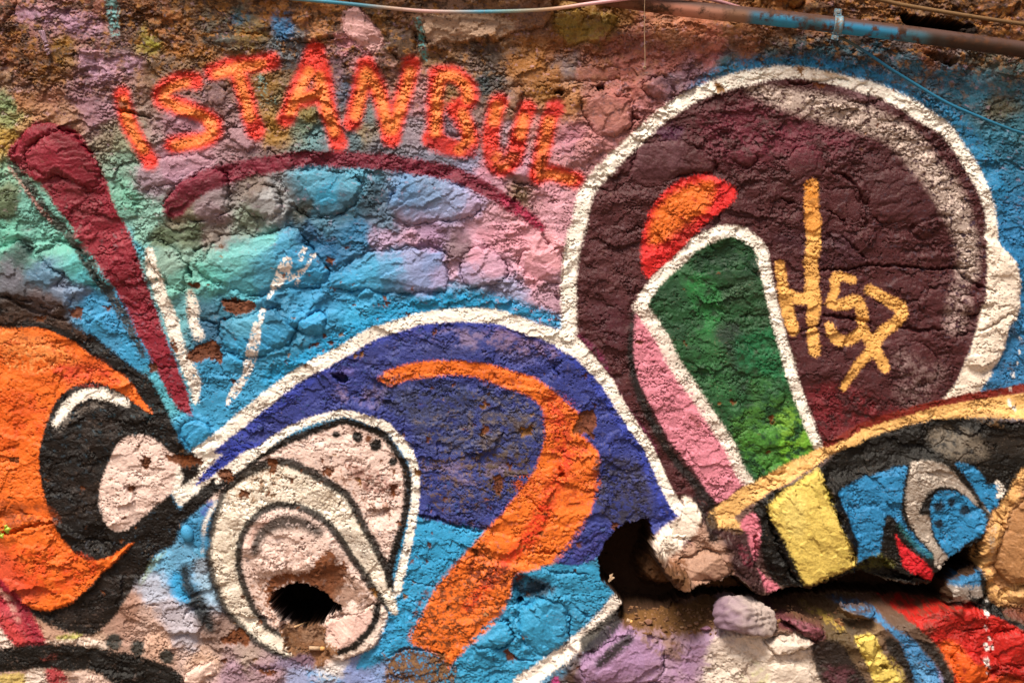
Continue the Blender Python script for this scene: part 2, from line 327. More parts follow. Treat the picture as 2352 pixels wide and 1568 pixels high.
# ---- blue dome
ARC = 'D 1350,1590 1450,1500 1650,1330 1900,1130 2100,990 2340,860 E 200,740 400,670 600,620 860,600 1100,625 1300,690 1500,750 1600,820 1720,930 1800,1030 1870,1130 1940,1260 2050,1420 2130,1540 H 2200,160 2290,310 2340,390'
dome = np.vstack([P(ARC)[1:], P('H 2310,420 2160,540 1900,620 1680,740 1500,740 1000,520 540,420 O 960,1100 951,1072 941,1042 917,1009 884,979 834,956 784,947 700,968 617,1014 567,1055 500,1100 450,1115')])
lay('H 400,380 1100,480 1000,700 620,1000 480,1300 100,1480 300,1100 420,800', '36a0d2', 6, .95, var=.12)
lay('H 1500,740 1680,740 1790,800 1880,950 1250,1568 780,1500 850,1330 1150,1000 1200,830', '389cc8', 4, .92, var=.16)
lay(dome, '3e4896', 2.5, var=.22)
for t, c, s, a, b in (('E 700,700 1200,700 1500,850 1300,950 900,850', '585490', 14, .9, .42), ('E 200,850 800,780 1400,900 600,900 200,1000', '444a88', 16, .9, .42),
                      ('E 500,1100 1100,1100 1350,1250 1350,1560 700,1560 480,1400 300,1150', '4c547e', 24, .92, .33), ('E 900,1300 1350,1300 1300,1560 1000,1560', '54443c', 12, .9, .60),
                      ('E 600,1080 1000,1100 900,1250 600,1200', '34447c', 16, .6, .42), ('H 600,60 1300,60 1150,300 900,450 600,350', '48508e', 14, .9, .40),
                      ('H 850,30 1300,40 1250,170 1000,220', '4e4048', 12, .75, .5), ('H 1800,60 2050,40 2150,300 1900,450 1750,350', '4a4c7c', 16, .9, .38),
                      ('E 1000,680 1450,800 1500,880 1250,860', '9c7a98', 6, .8, .52), ('H 560,420 1000,470 1020,530 600,450', '3a3044', 4, .8, .5),
                      ('E -150,1000 100,960 50,1080 -100,1060', '6a5c9c', 10, .6, .5), ('H 1900,330 2200,360 2150,440 1900,520', '42425a', 10, .7, .45),
                      ('H 1640,480 1850,560 1750,720 1600,690', '4a4894', 8, .7, .4)):
    lay(t, c, s, a, brk=b)
for t in ('E 420,700 700,690 1000,720 1300,850 1000,860', 'E 1080,1000 1300,1010 1500,1150 1300,1120', 'H 560,80 1000,60 1280,100 1000,200 700,180', 'E -60,1080 300,1060 260,1240 0,1200'):
    lay(t, '8c7898', 7, .75, brk=.58)
# blue vivid seam just inside the white
lay('D 1500,1560,6 1700,1400,10 1960,1180,12 2180,1010,12 E -10,880,12 200,790,10 400,720,10 620,680,10 860,650,9 1100,690,8 1300,750,8 1480,830,9 1640,940,10 1780,1120,10 1920,1340,10 2040,1500,10 H 2090,60,12 2180,230,14 2240,380,14', '3a4ab4', 7, .8, line=True, brk=.36)
lay('E 1000,715,5 1250,790,6 1450,880,6', '6a5c9c', 6, .6, line=True, brk=.5)
# white contour of the dome
lay('D 1380,1570,24 1460,1490,16 1650,1330,17 1900,1130,17 2100,990,17 2340,862,16 E 200,740,16 400,672,15 600,620,15 860,602,17 1100,622,18 1300,690,17 1450,745,19 1560,790,24 1640,850,19 1720,935,17 1800,1030,15 1870,1130,14 1940,1260,13 2050,1420,12 2130,1540,12 H 2210,170,12 2290,320,13 2351,400,14', WHITE, 2.4, line=True, var=.05)
lay('G 1280,20 1230,120 1190,262 1255,350 1350,300 1500,170 1660,60 1760,0 D 1900,1480 1700,1530 1560,1568 1400,1530', WHITE, 2.4, var=.06)
lay('G 1345,215 1400,120 1480,40 1560,-20 D 1620,1500 1800,1480 G 1650,0 1500,110 1400,180', '3a4ab4', 2.4)
lay('H 2340,390 2170,540 2125,640 2200,690 2351,610 I 130,420 90,330 0,280', 'efe0cc', 4, .95)

# ---- orange hook on the dome
lay('E 245,1035 400,950 600,918 850,918 1050,950 1250,1010 1400,1080 1530,1190 1645,1290 1625,1400 1700,1470 1775,1560 H 1778,60 1760,200 1700,430 1600,600 1480,730 1300,790 1200,830 1160,990 1080,1130 950,1260 850,1350 760,1440 740,1500 690,1400 480,1290 470,1220 600,1000 680,860 850,670 1000,510 1200,280 1330,100 E 1400,1450 1395,1330 1370,1230 1270,1150 1100,1090 900,1030 700,1022 450,1060 350,1085', 'f87a2a', 3, var=.14)
lay('E 1450,1200,8 1500,1350,14 1520,1480,14 H 1550,50,16 1450,250,18 1370,430,20 1270,600,18 1120,740,12 1000,900,14 870,1050,12', 'ee3a24', 12, .85, line=True, brk=.36)
lay('H 800,760,10 700,1000,12 600,1200,10', 'd85a24', 10, .5, line=True, brk=.5)
lay('H 1180,850 1300,820 1480,900 1380,980 1240,990 1170,950', '2c3a48', 6, .9, brk=.3)
lay('H 950,560 1050,700 1000,760 900,680', '9a5a30', 5, .6, brk=.5)
lay('H 1020,750 1200,800 1150,850 950,850 900,900 880,830', '7c4424', 4, .8, brk=.48)

for t, c, b in (('E 500,1150 1350,1200 1300,1568 700,1560', '6e6468', .70), ('H 560,20 1300,20 1200,260 700,400', '6a5444', .66), ('E 200,1000 900,1100 600,1300 250,1250', '2c3050', .6), ('H 900,20 1350,20 1100,330', '54443a', .58), ('E 1100,700 1500,850 1350,900 1000,800', '7a6488', .6), ('H 1750,20 2050,60 2100,420 1800,420', '3a3646', .5)):
    lay(t, c, 5, .85, brk=b, raw=.4)
for t, c, b in (('H 600,900 1000,800 1150,1000 900,1300 500,1250', '743c20', .60), ('H 1200,150 1750,100 1700,350 1300,300', 'c8501c', .55), ('E 900,960 1100,1000 1250,1080 1000,1080', '9c4420', .66), ('H 900,720 1250,800 1150,900 900,880', '8c3a20', .5), ('H 480,1100 700,1050 800,1300 550,1350', '8a4a24', .6), ('E 1380,1150 1600,1200 1700,1568 1450,1568', 'c04424', .58)):
    lay(t, c, 4, .85, brk=b, raw=.4)
# ---- the big eye
PINK = 'ecd0c2'
eye = np.vstack([P('O 434,1170 484,1122 550,1072 634,1022 717,989 780,969 834,976 884,1003 911,1036 927,1065 936,1112 931,1178 917,1232 904,1278 894,1320 880,1420 820,1500 740,1530 640,1500 560,1440 505,1370 482,1280 487,1212 500,1150')])
lay(eye, PINK, 3, var=.07)
lay('G 2050,90,14 2250,200,18 H -20,120,14 60,180,18 200,150,14', 'c89c84', 10, .5, line=True, brk=.5)
lay('H 0,60 120,50 330,160 400,270 280,300 120,190', 'c0948a', 8, .65, brk=.48)
for t, c, b in (('H -20,40 200,120 400,330 250,420 60,250', '8c5c44', .64), ('H 100,120 260,110 330,250 200,280', 'b08478', .5), ('G 1950,60 2250,120 2340,230 2100,150', 'a0785c', .6)):
    lay(t, c, 5, .8, brk=b, raw=.4)
# outer black of the lids and the silver crescent
lay('O 647,1058 717,1085 780,1125 801,1145 827,1195 861,1252 884,1298 905,1360 914,1408 894,1400 861,1355 831,1312 804,1272 780,1232 750,1198 707,1172 660,1158 617,1165 577,1195 554,1245 550,1312 574,1378 610,1435 650,1462 720,1515 650,1505 584,1472 533,1422 500,1362 480,1278 487,1212 517,1122 567,1082', 'f0e4d0', 2.5, var=.08, sil=.3)
lay('G 1500,380 1640,400 1560,1000 1470,800', 'f0e2cc', 10, .6, sil=.3)
lay('H 0,480 100,560 210,620 180,720 60,620', 'd0c4b4', 8, .8, sil=.8)
WORN = [('G 1560,160 1850,60 2000,150 1750,330 1600,360', '967452', .62), ('G 1500,600 1640,500 1600,900 1500,900', 'b8a890', .6), ('G 1980,150 2300,260 2340,420 2100,300', 'cfc0a8', .55), ('G 1700,820 2000,640 2250,700 2100,830 1900,870', 'b08c7c', .55), ('G 1720,900 1860,860 1900,1150 1800,1100', '96684c', .55)]
for t, c, b in WORN: lay(t, c, 5, .8, brk=b, raw=.3)
BLK = '211c18'
lay('O 434,1168,17 484,1124,16 550,1074,13 634,1024,10 717,990,9 780,968,9 834,977,9 884,1004,9 911,1037,9 927,1066,9 937,1112,10 931,1178,9 917,1232,9 904,1275,10 893,1318,9 895,1345,6', BLK, 3, line=True, var=.2)
lay('O 520,1120,9 567,1084,14 647,1060,10 717,1086,11 780,1126,10 803,1147,9 829,1196,10 861,1252,9 884,1298,10 905,1350,6', BLK, 3, .95, line=True, var=.2)
lay('O 512,1128,9 487,1212,9 480,1278,9 500,1362,9 533,1422,9 584,1472,8 650,1505,7 700,1522,5', BLK, 4, .9, line=True, var=.2)
lay('O 655,1466,5 610,1437,8 574,1378,8 550,1312,8 554,1245,9 577,1195,9 617,1165,9 660,1158,9 707,1172,9 750,1198,9 780,1232,9 804,1272,9 831,1312,9 861,1355,9 890,1398,5', BLK, 3.2, .95, line=True, var=.2)
lay('G 1760,660,9 1790,560,13 1900,470,16 2050,452,15 2200,520,11', '2c2622', 11, .9, line=True, brk=.1)
lay('G 1720,620,5 1760,520,5 1850,440,4', 'd8ae9e', 4, .7, line=True)
# white contour of the eye
lay('O 500,1103,8 560,1062,10 617,1017,9 700,971,9 784,949,9 834,956,10 884,979,11 917,1009,11 941,1042,11 951,1072,10 955,1128,10 947,1195,10 934,1262,10 918,1328,10 911,1362,8', WHITE, 2.2, line=True, var=.05)
lay('G 1480,330,5 1410,480,5 1400,650,4', 'ece0d0', 3, .8, line=True)
for t, r in (('E -35,1425', 8), ('E 110,1440', 12), ('E 240,1500', 13.5), ('H 355,48', 9.5), ('E 185,1452', 7)):
    p = P(t)[0]; lay([[p[0] - .5, p[1], r], [p[0] + .5, p[1] + .5, r]], BLK if r != 7 else '7c4a2c', 2, line=True, sm=False)
# lower right rim of the eye: pale stone, black line, white
lay('H 0,1100 240,1030 330,1110 250,1300 30,1400 -60,1420 -150,1340 -140,1180', 'ecd8c8', 2.5, .97)
lay('H 0,1110 200,1060 190,1200 60,1310 -20,1330 -130,1230 -120,1170', 'e2bcae', 3)
lay('H 255,1030,8 235,1130,8 180,1220,8 90,1300,8 -10,1345,7', BLK, 2.5, line=True, var=.2)
lay('H 330,1110 370,1190 260,1300', '3a9cd0', 4)
# rust of the broken pupil
lay('G 2280,630 2340,740 H 20,720 40,830 -30,1000 -20,1060 G 2200,945 2080,870 1900,930 1880,1000 1900,1080 1850,1040 1830,1000 1850,870 1950,820 2130,790 2200,700', '84481e', 3, .95, ragged=True, var=.3, raw=1)
lay('H 0,800 150,900 230,1020 100,1060 -40,1090 -60,1000', '8c6650', 8, .85, brk=.42, raw=.6)
lay('G 1920,1180 2230,1190 2250,1280 2340,1330 2260,1420 2150,1460 2020,1400 1960,1290', '84562f', 3, .95, ragged=True, var=.25, raw=1)
lay('G 1960,1180 2200,1200 2230,1290 1990,1290', 'a08068', 6, .7, brk=.45, raw=1)

# ---- black swoosh, orange swirl, pink drop on the left
lay('O -60,745 60,732 130,730 200,765 250,800 315,850 345,868 375,925 405,985 425,1028 450,1042 455,1090 405,1125 397,1138 417,1168 455,1150 445,1185 437,1192 410,1222 400,1252 367,1267 350,1292 320,1332 293,1368 277,1398 233,1445 200,1458 150,1448 100,1428 50,1400 -60,1330', '1f1814', 3.5, var=.25)
lay('O -40,735,10 80,728,12 160,748,10 200,780,8', '5c4438', 7, .8, line=True, brk=.3)
for t in ('G 320,150 700,100 650,400 400,400', 'D 450,1350 800,1300 760,1500 400,1500', 'G 500,850 900,750 800,1050 400,1150'):
    lay(t, '3c302a', 18, .6, brk=.5)
lay('D -200,700 0,700 150,690 300,700 450,760 600,860 750,960 880,1050 960,1160 1052,1285 900,1190 750,1100 620,1068 480,1110 380,1200 330,1320 290,1480 G 278,100 318,300 380,470 480,630 600,705 720,705 830,650 922,594 830,700 700,820 560,960 450,1040 330,1065 200,1050 130,960 -20,830 -200,700', 'f87426', 2.2, var=.10)
lay('D -100,800,18 100,790,22 280,820,20 450,920,14 520,940,8', 'ff9c50', 20, .75, line=True)
lay('D 420,1000 620,900 760,1000 600,1050 480,1080', 'ec5e34', 14, .6)
lay('G -100,560 60,650 200,800 300,950 150,1000 -100,800', 'e0503c', 22, .75)
lay('D -60,1150,14 100,1250,18 60,1500,16', 'f05a14', 20, .5, line=True)
for t, c, b in (('D 0,760 400,800 700,1000 400,1100 0,950', 'c85418', .58), ('D 350,950 700,980 820,1080 500,1080', 'd8442c', .5), ('D 0,1150 300,1150 260,1500 0,1500', 'd04c12', .56), ('G 0,300 350,350 400,480 0,480', '9a4418', .56), ('G 50,600 500,650 700,780 400,950 200,900', 'e04a18', .52), ('D 30,850 300,830 380,950 100,1000', 'ffa45c', .58)):
    lay(t, c, 6 if b < .57 else 4, .8, brk=b, raw=.2)
lay('G 90,390 260,420 340,460 120,450', '7c3a18', 5, .65, brk=.45)
lay('D 120,750,8 260,770,8', '8c5030', 5, .6, line=True, brk=.55)
lay('D 390,1350,9 450,1250,13 540,1170,13 650,1142,12 760,1160,12 865,1212,9', WHITE, 5, line=True, var=.06)
lay('D 420,1380,5 540,1270,7 700,1220,6', 'b8aca0', 9, .4, line=True, brk=.4)
lay('D 770,1580 830,1475 920,1428 1050,1450 1150,1530 G 1240,40 1220,200 1130,300 1000,410 880,500 800,515 730,450 690,330 700,200 742,80', PINK, 2.6, var=.06)
lay('G 1230,60 1260,180 1190,270', WHITE, 3, .9)

# ---- crimson spike with its shadow and white flash
lay('A 70,1140,10 180,1250,11 300,1440,13 D 480,50,12 620,250,12 740,450,13 850,620,11 930,760,9 985,880,6', '3c352c', 5, .92, line=True, brk=.2)
lay('A 55,1170,3 200,1330,3 350,1520,3', 'c08880', 3, .7, line=True)
lay('O 83,280 127,283 167,300 200,330 223,367 243,417 263,467 283,513 300,542 320,599 340,662 360,716 383,779 407,839 430,899 441,955 410,942 383,899 350,829 317,769 283,702 250,646 217,599 173,532 133,477 93,423 50,393 17,367 20,340 53,307', '982738', 3.2, var=.18, sm=False)
for t, c, b in (('A 230,850 450,900 640,1080 700,1300 600,1400 500,1100 350,950', '7a1c28', .42), ('A 150,1160 450,1180 650,1400 800,1540 500,1500 380,1350', '8a3a40', .42), ('D 700,250 950,250 1050,500 850,500', '7c1a26', .45), ('D 520,20 850,20 900,200 650,200', 'a83c48', .4), ('A 60,1080 250,950 350,1000 250,1150', 'a4404c', .35)):
    lay(t, c, 9, .8, brk=b)
lay('D 1035,170,10 1055,280,14 1090,400,15 1130,520,15 1180,640,15 1215,760,14 1260,880,14 1310,1000,16 1345,1080,14 1340,1190,8', 'f0e4d4', 5, .96, line=True, brk=.12)
lay('D 1310,450,7 1330,560,14 1330,640,10 1370,740,12', 'eee2d2', 4, .95, line=True, brk=.2)
# dry scratched strokes
for t in ('D 1565,1215,5 1620,1130,10 1685,1035,8', 'D 1700,1000,9 1730,900,13 1765,780,13 1780,670,8', 'D 1808,640,6 1815,575,7', 'D 1860,480,4 1890,400,7', 'D 1900,410,8 1950,320,14 1985,240,12', 'D 2000,350,5 2080,310,7', 'D 2080,220,6 2105,150,5', 'D 2105,290,3 2165,195,5', 'D 2040,400,3 2060,360,3'):
    lay(t, 'f2e6d8', 1.6, .95, line=True, brk=.33, sil=.3)

# ---- maroon arc
lay('O 402,474,28 450,430,27 533,397,22 617,378,20 700,366,19 784,366,19 884,373,19 984,388,18 1067,411,18 1134,447,17 1184,477,16 1243,522,10', '86253a', 4, .97, line=True, var=.2)
lay('O 400,480,14 450,440,14 500,420,12', '5a1c24', 8, .7, line=True, brk=.4)
lay('O 1150,455,8 1200,490,10 1245,525,6', 'c03058', 6, .7, line=True, brk=.35)

# ---- ISTANBUL
LET = ['O 280,218 287,253 300,293 320,327 344,372',
       'O 447,187 413,185 380,203 371,228 407,243 447,257 483,277 493,302 470,322 433,327 397,333',
       'O 490,166 533,153 583,147 623,140', 'O 548,172 563,217 573,260 588,302',
       'O 722,117 703,160 680,213 658,272', 'O 724,117 740,167 747,217 763,283 778,330', 'O 688,228 715,224 743,213',
       'O 809,282 827,207 841,150', 'O 842,152 871,217 899,318', 'O 899,316 917,253 934,193 945,150',
       'O 999,316 999,233 1007,172', 'O 1007,173 1044,173 1074,200 1077,230 1047,250', 'O 1047,250 1067,283 1081,318 1061,343 1024,333 990,320',
       'O 1146,235 1134,277 1127,327 1137,372 1156,388 1181,360 1191,317 1201,277 1212,250',
       'O 1275,248 1261,277 1251,323 1241,367 1234,402', 'O 1238,404 1267,400 1322,413']
for t in LET: lay(t, 'ea4844', 10, .92, line=True, r=[20.5], holes=.02, var=.10, grain=.6)
for t in LET: lay(t, 'f0402e', 6, .85, line=True, r=[16.5], brk=.1, grain=.6)
INN = ['O 283,232 288,257 303,298 322,330 330,345', 'O 425,192 390,204 378,228 407,246 447,260 482,282 488,302 466,320 433,329 405,335',
       'O 500,170 540,157 585,150 600,148', 'O 549,175 561,217 570,255 575,270', 'O 708,165 685,215 668,255', 'O 732,175 742,217 757,265 768,305', 'O 695,226 740,215',
       'O 818,265 829,215 840,165', 'O 846,170 871,217 893,300', 'O 901,300 917,256 934,200 942,165',
       'O 1001,305 1003,240 1008,190', 'O 1015,177 1044,177 1071,203 1074,228', 'O 1062,262 1072,290 1079,318', 'O 1070,330 1055,345', 'O 1143,245 1135,280', 'O 1196,310 1203,272', 'O 1140,360 1155,382 1178,358', 'O 1255,305 1248,340 1240,385', 'O 1245,402 1270,404 1312,413', 'O 1262,277 1258,290']
for t in INN: lay(t, 'fa8440', 8, .97, line=True, r=[11.5], holes=0, grain=.5, var=.08)
for t in INN[:12]: lay(t, 'fc9848', 6, .45, line=True, r=[3.5], brk=.42)

lay('O 985,320 1080,330 1090,365 1000,350', 'a82a2c', 7, .75, brk=.42)
lay('O 1120,350 1190,340 1190,400 1130,400', 'b02c28', 7, .7, brk=.42)
lay('O 1225,330 1260,300 1255,400 1225,400', 'a43a28', 7, .6, brk=.45)
lay('O 1255,235 1295,235 1290,265 1255,265', 'c02830', 5, .6, brk=.45)
lay('O 1015,205 1050,205 1045,235 1015,235', '9c6a44', 4, .7, brk=.48)
lay('O 272,240,7 290,247,9 305,258,6', '5c2c1c', 3, .8, line=True, brk=.4)
# ---- red and orange tongue, green block, pink side
lay('O 1474,560 1480,520 1500,470 1545,425 1600,403 1640,405 1680,428 1692,446 1665,480 1630,505 1600,535 1560,580 1500,632 1488,637 1474,615', 'e82e2c', 3.5, var=.12)
lay('O 1490,540 1505,485 1550,440 1605,418 1640,420 1630,470 1590,510 1540,545 1500,570', 'f07a2a', 12, .92, brk=.2)
lay('O 1520,560 1590,500 1600,530 1540,585', 'b03024', 9, .7, brk=.45)
lay('E 2010,600 O 1478,722 1518,774 1551,840 1590,895 1635,964 1680,1032 1705,1090 1722,1115 I 400,215 240,322 100,140 0,10 E 2230,1410 2100,1160 2020,985 2000,800', 'e08a9a', 2.5, var=.10)
lay('E 2010,640,5 2080,740,9 2150,900,9', 'b86070', 8, .6, line=True, brk=.45)
lay('F 60,1300,5 110,1340,5 90,1390,3', '8a4038', 3, .8, line=True, brk=.35)
lay('O 1455,720,5 1449,790,7 1452,850,8 1475,922,9 1510,990,9 1550,1055,9 1600,1115,10 1637,1165,9 1645,1215,12', '2a2422', 3.5, .95, line=True, var=.2)
GREEN = 'O 1462,703 1494,662 1566,590 1601,559 1661,529 1718,542 1748,572 1758,622 1774,689 1798,789 1828,889 1858,972 1881,1032 1800,1082 1728,1112 1701,1085 1678,1031 1635,962 1590,894 1551,840 1518,773 1478,719'
lay(GREEN, '2b5c34', 3, var=.25)
for t, c, b, s in (('O 1600,570 1740,560 1750,640 1620,650', '1e3e28', .36, 14), ('O 1620,640 1760,650 1780,760 1660,780', '38573a', .42, 14), ('O 1560,650 1640,640 1660,760 1580,760', '2f8040', .42, 12), ('O 1490,690 1560,640 1600,760 1540,780', '2a5034', .38, 10),
                   ('O 1640,760 1700,740 1740,860 1680,900', '34443a', .42, 12), ('O 1690,780 1790,760 1820,900 1720,880', '257848', .4, 14), ('O 1720,860 1820,900 1850,980 1760,1000', '3a6c34', .38, 12), ('O 1680,960 1800,920 1850,1000 1720,1040', '4a8032', .38, 12),
                   ('O 1700,1010 1780,980 1840,1040 1740,1090', '4c8a34', .34, 10), ('O 1790,1010 1850,990 1872,1040 1810,1070', '74b430', .36, 9), ('O 1580,770 1660,790 1700,940 1640,900', '36703e', .42, 12), ('O 1780,960 1830,940 1850,1010 1810,1020', '78a838', .5, 8)):
    lay(t, c, s, .85, brk=b)
lay('O 1470,705,15 1500,655,14 1568,590,14 1601,559,15 1661,529,14 1700,533,14 1722,546,14 1748,572,14 1758,622,14 1774,689,14 1798,789,13 1828,889,13 1858,972,12 1882,1032,11', WHITE, 3, line=True, var=.05, sm=True)
lay('O 1470,705,15 1482,722,15 1518,773,15 1551,840,15 1590,894,14 1635,962,14 1678,1031,13 1701,1085,12 1726,1115,10', 'f0e2d2', 4, .96, line=True, var=.06, brk=.08)

# ---- tan tag letters on the plum
TAG = ['F 900,-60,17 905,60,18 890,190,17', 'F 880,230,17 895,330,17 890,420,17 905,520,18 890,640,14', 'F 895,720,14 910,850,14', 'F 670,260,13 685,340,14', 'F 690,400,14 710,500,15 735,620,16 765,710,13', 'F 700,440,13 800,490,13 870,470,13',
       'F 1170,360,11 1060,340,13 1050,440,11', 'F 1050,440,11 1020,520,12 1100,530,14 1200,500,14 1240,600,14 1235,640,13', 'F 1010,680,12 1050,760,14 1140,780,14 1220,720,14', 'F 1290,430,13 1400,490,14 1510,560,16 1480,650,15 1380,720,14 1310,830,14', 'F 1310,830,13 1200,960,12 1110,1100,10', 'F 1240,700,13 1310,820,14 1390,960,12']
for t in TAG: lay(t, '7c2c30', 4, .5, line=True)
for t in TAG:
    q = P(t); q[:, 2] -= 1.0
    lay(q, 'f0b460', 2.6, .98, line=True, var=.10)
lay('C 890,1280,15 885,1420,17 900,1560,18', 'eda24c', 3, .97, line=True, var=.12)
lay('C 870,1290,12 900,1350,10', 'e08c30', 5, .7, line=True, brk=.3)

# ---- lower right: black, blue, silver, red, tan
lay('I 960,70 F 1150,1480 1400,1400 1700,1330 1950,1300 2351,1340 2600,1380 I 2600,700 2351,1030 2000,700 1850,720 1690,880 1400,850 1180,800 1000,860 850,890 700,900 600,850 520,600 480,360 700,200', '1c1812', 4, var=.25)
lay('F 1700,1420 1900,1370 2020,1430 2080,1568 1800,1568', '7c7060', 14, .85, brk=.33)
lay('F 2080,1420 2351,1400 2351,1568 2100,1568', '342a20', 12, .6, brk=.4)
lay('I 1055,250 1280,135 1520,72 1512,150 1490,380 1540,500 1640,610 1700,690 1600,640 1450,430 1380,440 1350,620 1330,690 1220,730 1180,800 1190,600 1140,480 1080,330', '2f86ba', 3, var=.16)
lay('I 1120,760,8 1220,740,7 1350,690,5', '8a8c3c', 6, .7, line=True, brk=.45)
lay('I 1480,480,5 1600,620,5 1700,690,4', '2c6c68', 4, .8, line=True)
lay('I 1230,730 1380,700 1450,760 1300,800 1200,790', '5c5a20', 6, .8, brk=.4)
lay('I 1860,40 1960,60 2050,140 2075,200 2160,195 2150,340 2100,395 2050,330 1960,170', '2f88bc', 3, var=.14)
lay('I 1565,50 1620,40 1700,28 1800,60 1900,170 2000,260 2070,370 2150,450 2000,335 1900,245 1820,205 1720,220 1660,290 1620,390 1690,420 1700,520 1740,620 1800,680 1815,760 1760,790 1720,740 1700,660 1580,510 1520,350 1530,200', 'bcae9e', 2.6, var=.1, sil=.7)
lay('I 1900,150,4 2000,270,4 2070,400,5 2160,440,6 2190,520,6', BLK, 2.5, line=True)
lay('I 1705,290 1800,232 1900,258 1990,330 2065,430 2050,530 1900,620 1840,705 1760,620 1700,450', '2f88bc', 3, var=.18)
for t, r in (('I 1750,340', 12), ('I 1838,315', 9), ('I 1930,372', 11.5), ('I 1750,465', 9.5)):
    p = P(t)[0]; lay([[p[0] - .5, p[1], r], [p[0] + .5, p[1] + 1.5, r]], '1e2a34', 3, .95, line=True, sm=False)
lay('I 1680,250,5 1640,380,6', BLK, 4, .9, line=True)
lay('I 1455,540 1520,620 1650,720 1712,810 1690,855 1530,780 1490,700', 'd8202a', 2.6, var=.12)
lay('I 2600,-200 2351,60 2270,200 2190,320 2110,400 2060,500 2040,700 2080,830 2100,960 2190,1040 2600,1030', 'b07e50', 3, var=.12)
lay('I 2340,110,10 2220,320,13 2140,470,16 2090,650,16 2070,760,12 2110,880,12 2170,1000,8', 'e2ae6c', 5, .92, line=True, brk=.2)
lay('I 2220,960,14 2330,930,18', 'e0b070', 6, .9, line=True, brk=.25)
lay('I 2150,180,6 2170,240,8 2150,280,5', 'e6dccc', 2.5, .95, line=True, brk=.25)
lay('I 2110,480,5 2090,560,5 2110,650,4', 'c8bba8', 3, .8, line=True, brk=.45, sil=.6)
# tan band and its red edge
lay('I 210,400,10 235,440,22 400,310,21 550,220,19 700,125,18 850,50,16 F 1050,1510,14 1300,1400,15 1600,1300,16 1900,1240,22 2200,1225,27 2351,1220,30 2600,1200,36', 'ecb970', 2.6, line=True, var=.10)
lay('I 250,400 420,480 400,540 330,530 250,490', 'ecb970', 4, .95, brk=.12)
lay('F 985,1492,7 1300,1352,8 1700,1225,8 2000,1165,9 2351,1105,9 2600,1060,9', '8a2a1c', 1.8, line=True, var=.15)
lay('F 2050,1260 2200,1300 2150,1380 2000,1290', '7c5a34', 5, .6, brk=.5)
# yellow block with its black sides
lay('I 500,345 590,330 760,190 930,110 985,85 1060,300 1140,480 1185,640 1160,770 1000,860 850,900 700,880 620,780 540,560', '191510', 3, var=.2)
lay('I 575,340 620,305 700,225 770,178 850,130 935,98 985,285 1040,430 1100,560 1150,650 1165,740 1000,830 850,885 790,810 740,690 660,540 600,430', 'dcc060', 4, var=.12)
lay('I 860,250 960,200 1010,340 940,300', '9a8a30', 5, .6, brk=.5)
lay('I 700,260 820,330 780,560 660,430', 'e6d078', 16, .6)
lay('I 1050,620,8 1120,700,8 1000,780,8', 'a8943c', 8, .5, line=True, brk=.45)
lay('I 395,470 490,400 528,520 510,700 485,705 440,560', 'dc7c8c', 3)
lay('I 515,770 560,830 665,905 590,948 540,870', 'd87888', 3)
lay('I 0,560 90,620 60,690 0,680', '5c2438', 5, .8, brk=.35)
lay('I 120,300,16 180,420,16 200,560,12', '2a1e1e', 5, .92, line=True, brk=.2)
lay('I 200,500 430,520 470,700 560,920 430,960 330,800 280,600', '45282a', 6, .85, brk=.25)
lay('I 380,620 440,640 470,760 400,720', '7c3440', 5, .8, brk=.4)
lay('I 0,620 200,610 340,790 200,850 0,860', 'b48c74', 6, .85, brk=.3)
lay('H 2200,720 2351,700 2351,880 2250,850', '8a5a3a', 5, .9, brk=.25, raw=.6)
# cavity, its shade painted in as dark brown, and dirty ledge
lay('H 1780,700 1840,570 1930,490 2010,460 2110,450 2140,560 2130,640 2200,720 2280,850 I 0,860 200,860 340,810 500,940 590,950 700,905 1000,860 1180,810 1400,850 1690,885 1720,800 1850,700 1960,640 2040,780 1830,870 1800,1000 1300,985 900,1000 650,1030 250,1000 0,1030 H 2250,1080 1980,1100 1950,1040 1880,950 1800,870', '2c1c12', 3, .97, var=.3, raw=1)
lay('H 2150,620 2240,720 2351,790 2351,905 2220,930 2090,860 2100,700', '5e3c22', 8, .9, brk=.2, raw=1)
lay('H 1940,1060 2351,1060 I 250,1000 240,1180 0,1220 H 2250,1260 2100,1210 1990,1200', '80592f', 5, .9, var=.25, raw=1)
# bottom right stripes
lay('H 1640,1400 1760,1290 1960,1180 2050,1210 2230,1290 2200,1560 1650,1560', 'ac88ac', 5, .85, var=.1)
lay('H 2000,1200 2351,1240 2351,1560 1900,1560 2150,1350', 'a88a9c', 12, .7, brk=.42)
lay('H 1700,1380 2100,1250 2200,1400 2000,1540 1750,1520', '94708c', 6, .6, brk=.52)
lay('H 2050,1220 2300,1260 2350,1400 2150,1330', '8a6a50', 6, .7, brk=.5, raw=.8)
lay('H 1420,1400 1660,1290 1640,1400 1650,1568 1500,1568', '4a3830', 6, .7, brk=.35)
lay('H 1930,960,14 1780,1150,16 1560,1340,16 1400,1450,16 1240,1580,20', 'f0e2d2', 3.2, .97, line=True, var=.06)
lay('H 1560,1310,6 1640,1350,6', '5a3a34', 4, .8, line=True, brk=.4)
lay('H 1700,1290,20 1830,1180,18 1945,1065,12', '262420', 5, .93, line=True, var=.2)
lay('H 1770,1400,10 1860,1320,13 1970,1240,11', '2a2a24', 7, .9, line=True, brk=.18)
lay('H 1430,1568 1480,1500 1500,1560', 'b8407c', 3)
lay('I 250,1180 540,1240 740,1210 880,1275 860,1400 950,1600 200,1600 120,1450', 'e4d4c2', 10, .85, brk=.26, var=.1)
lay('I 420,1400 560,1440 540,1568 400,1568', 'd0d08c', 10, .6, brk=.42)
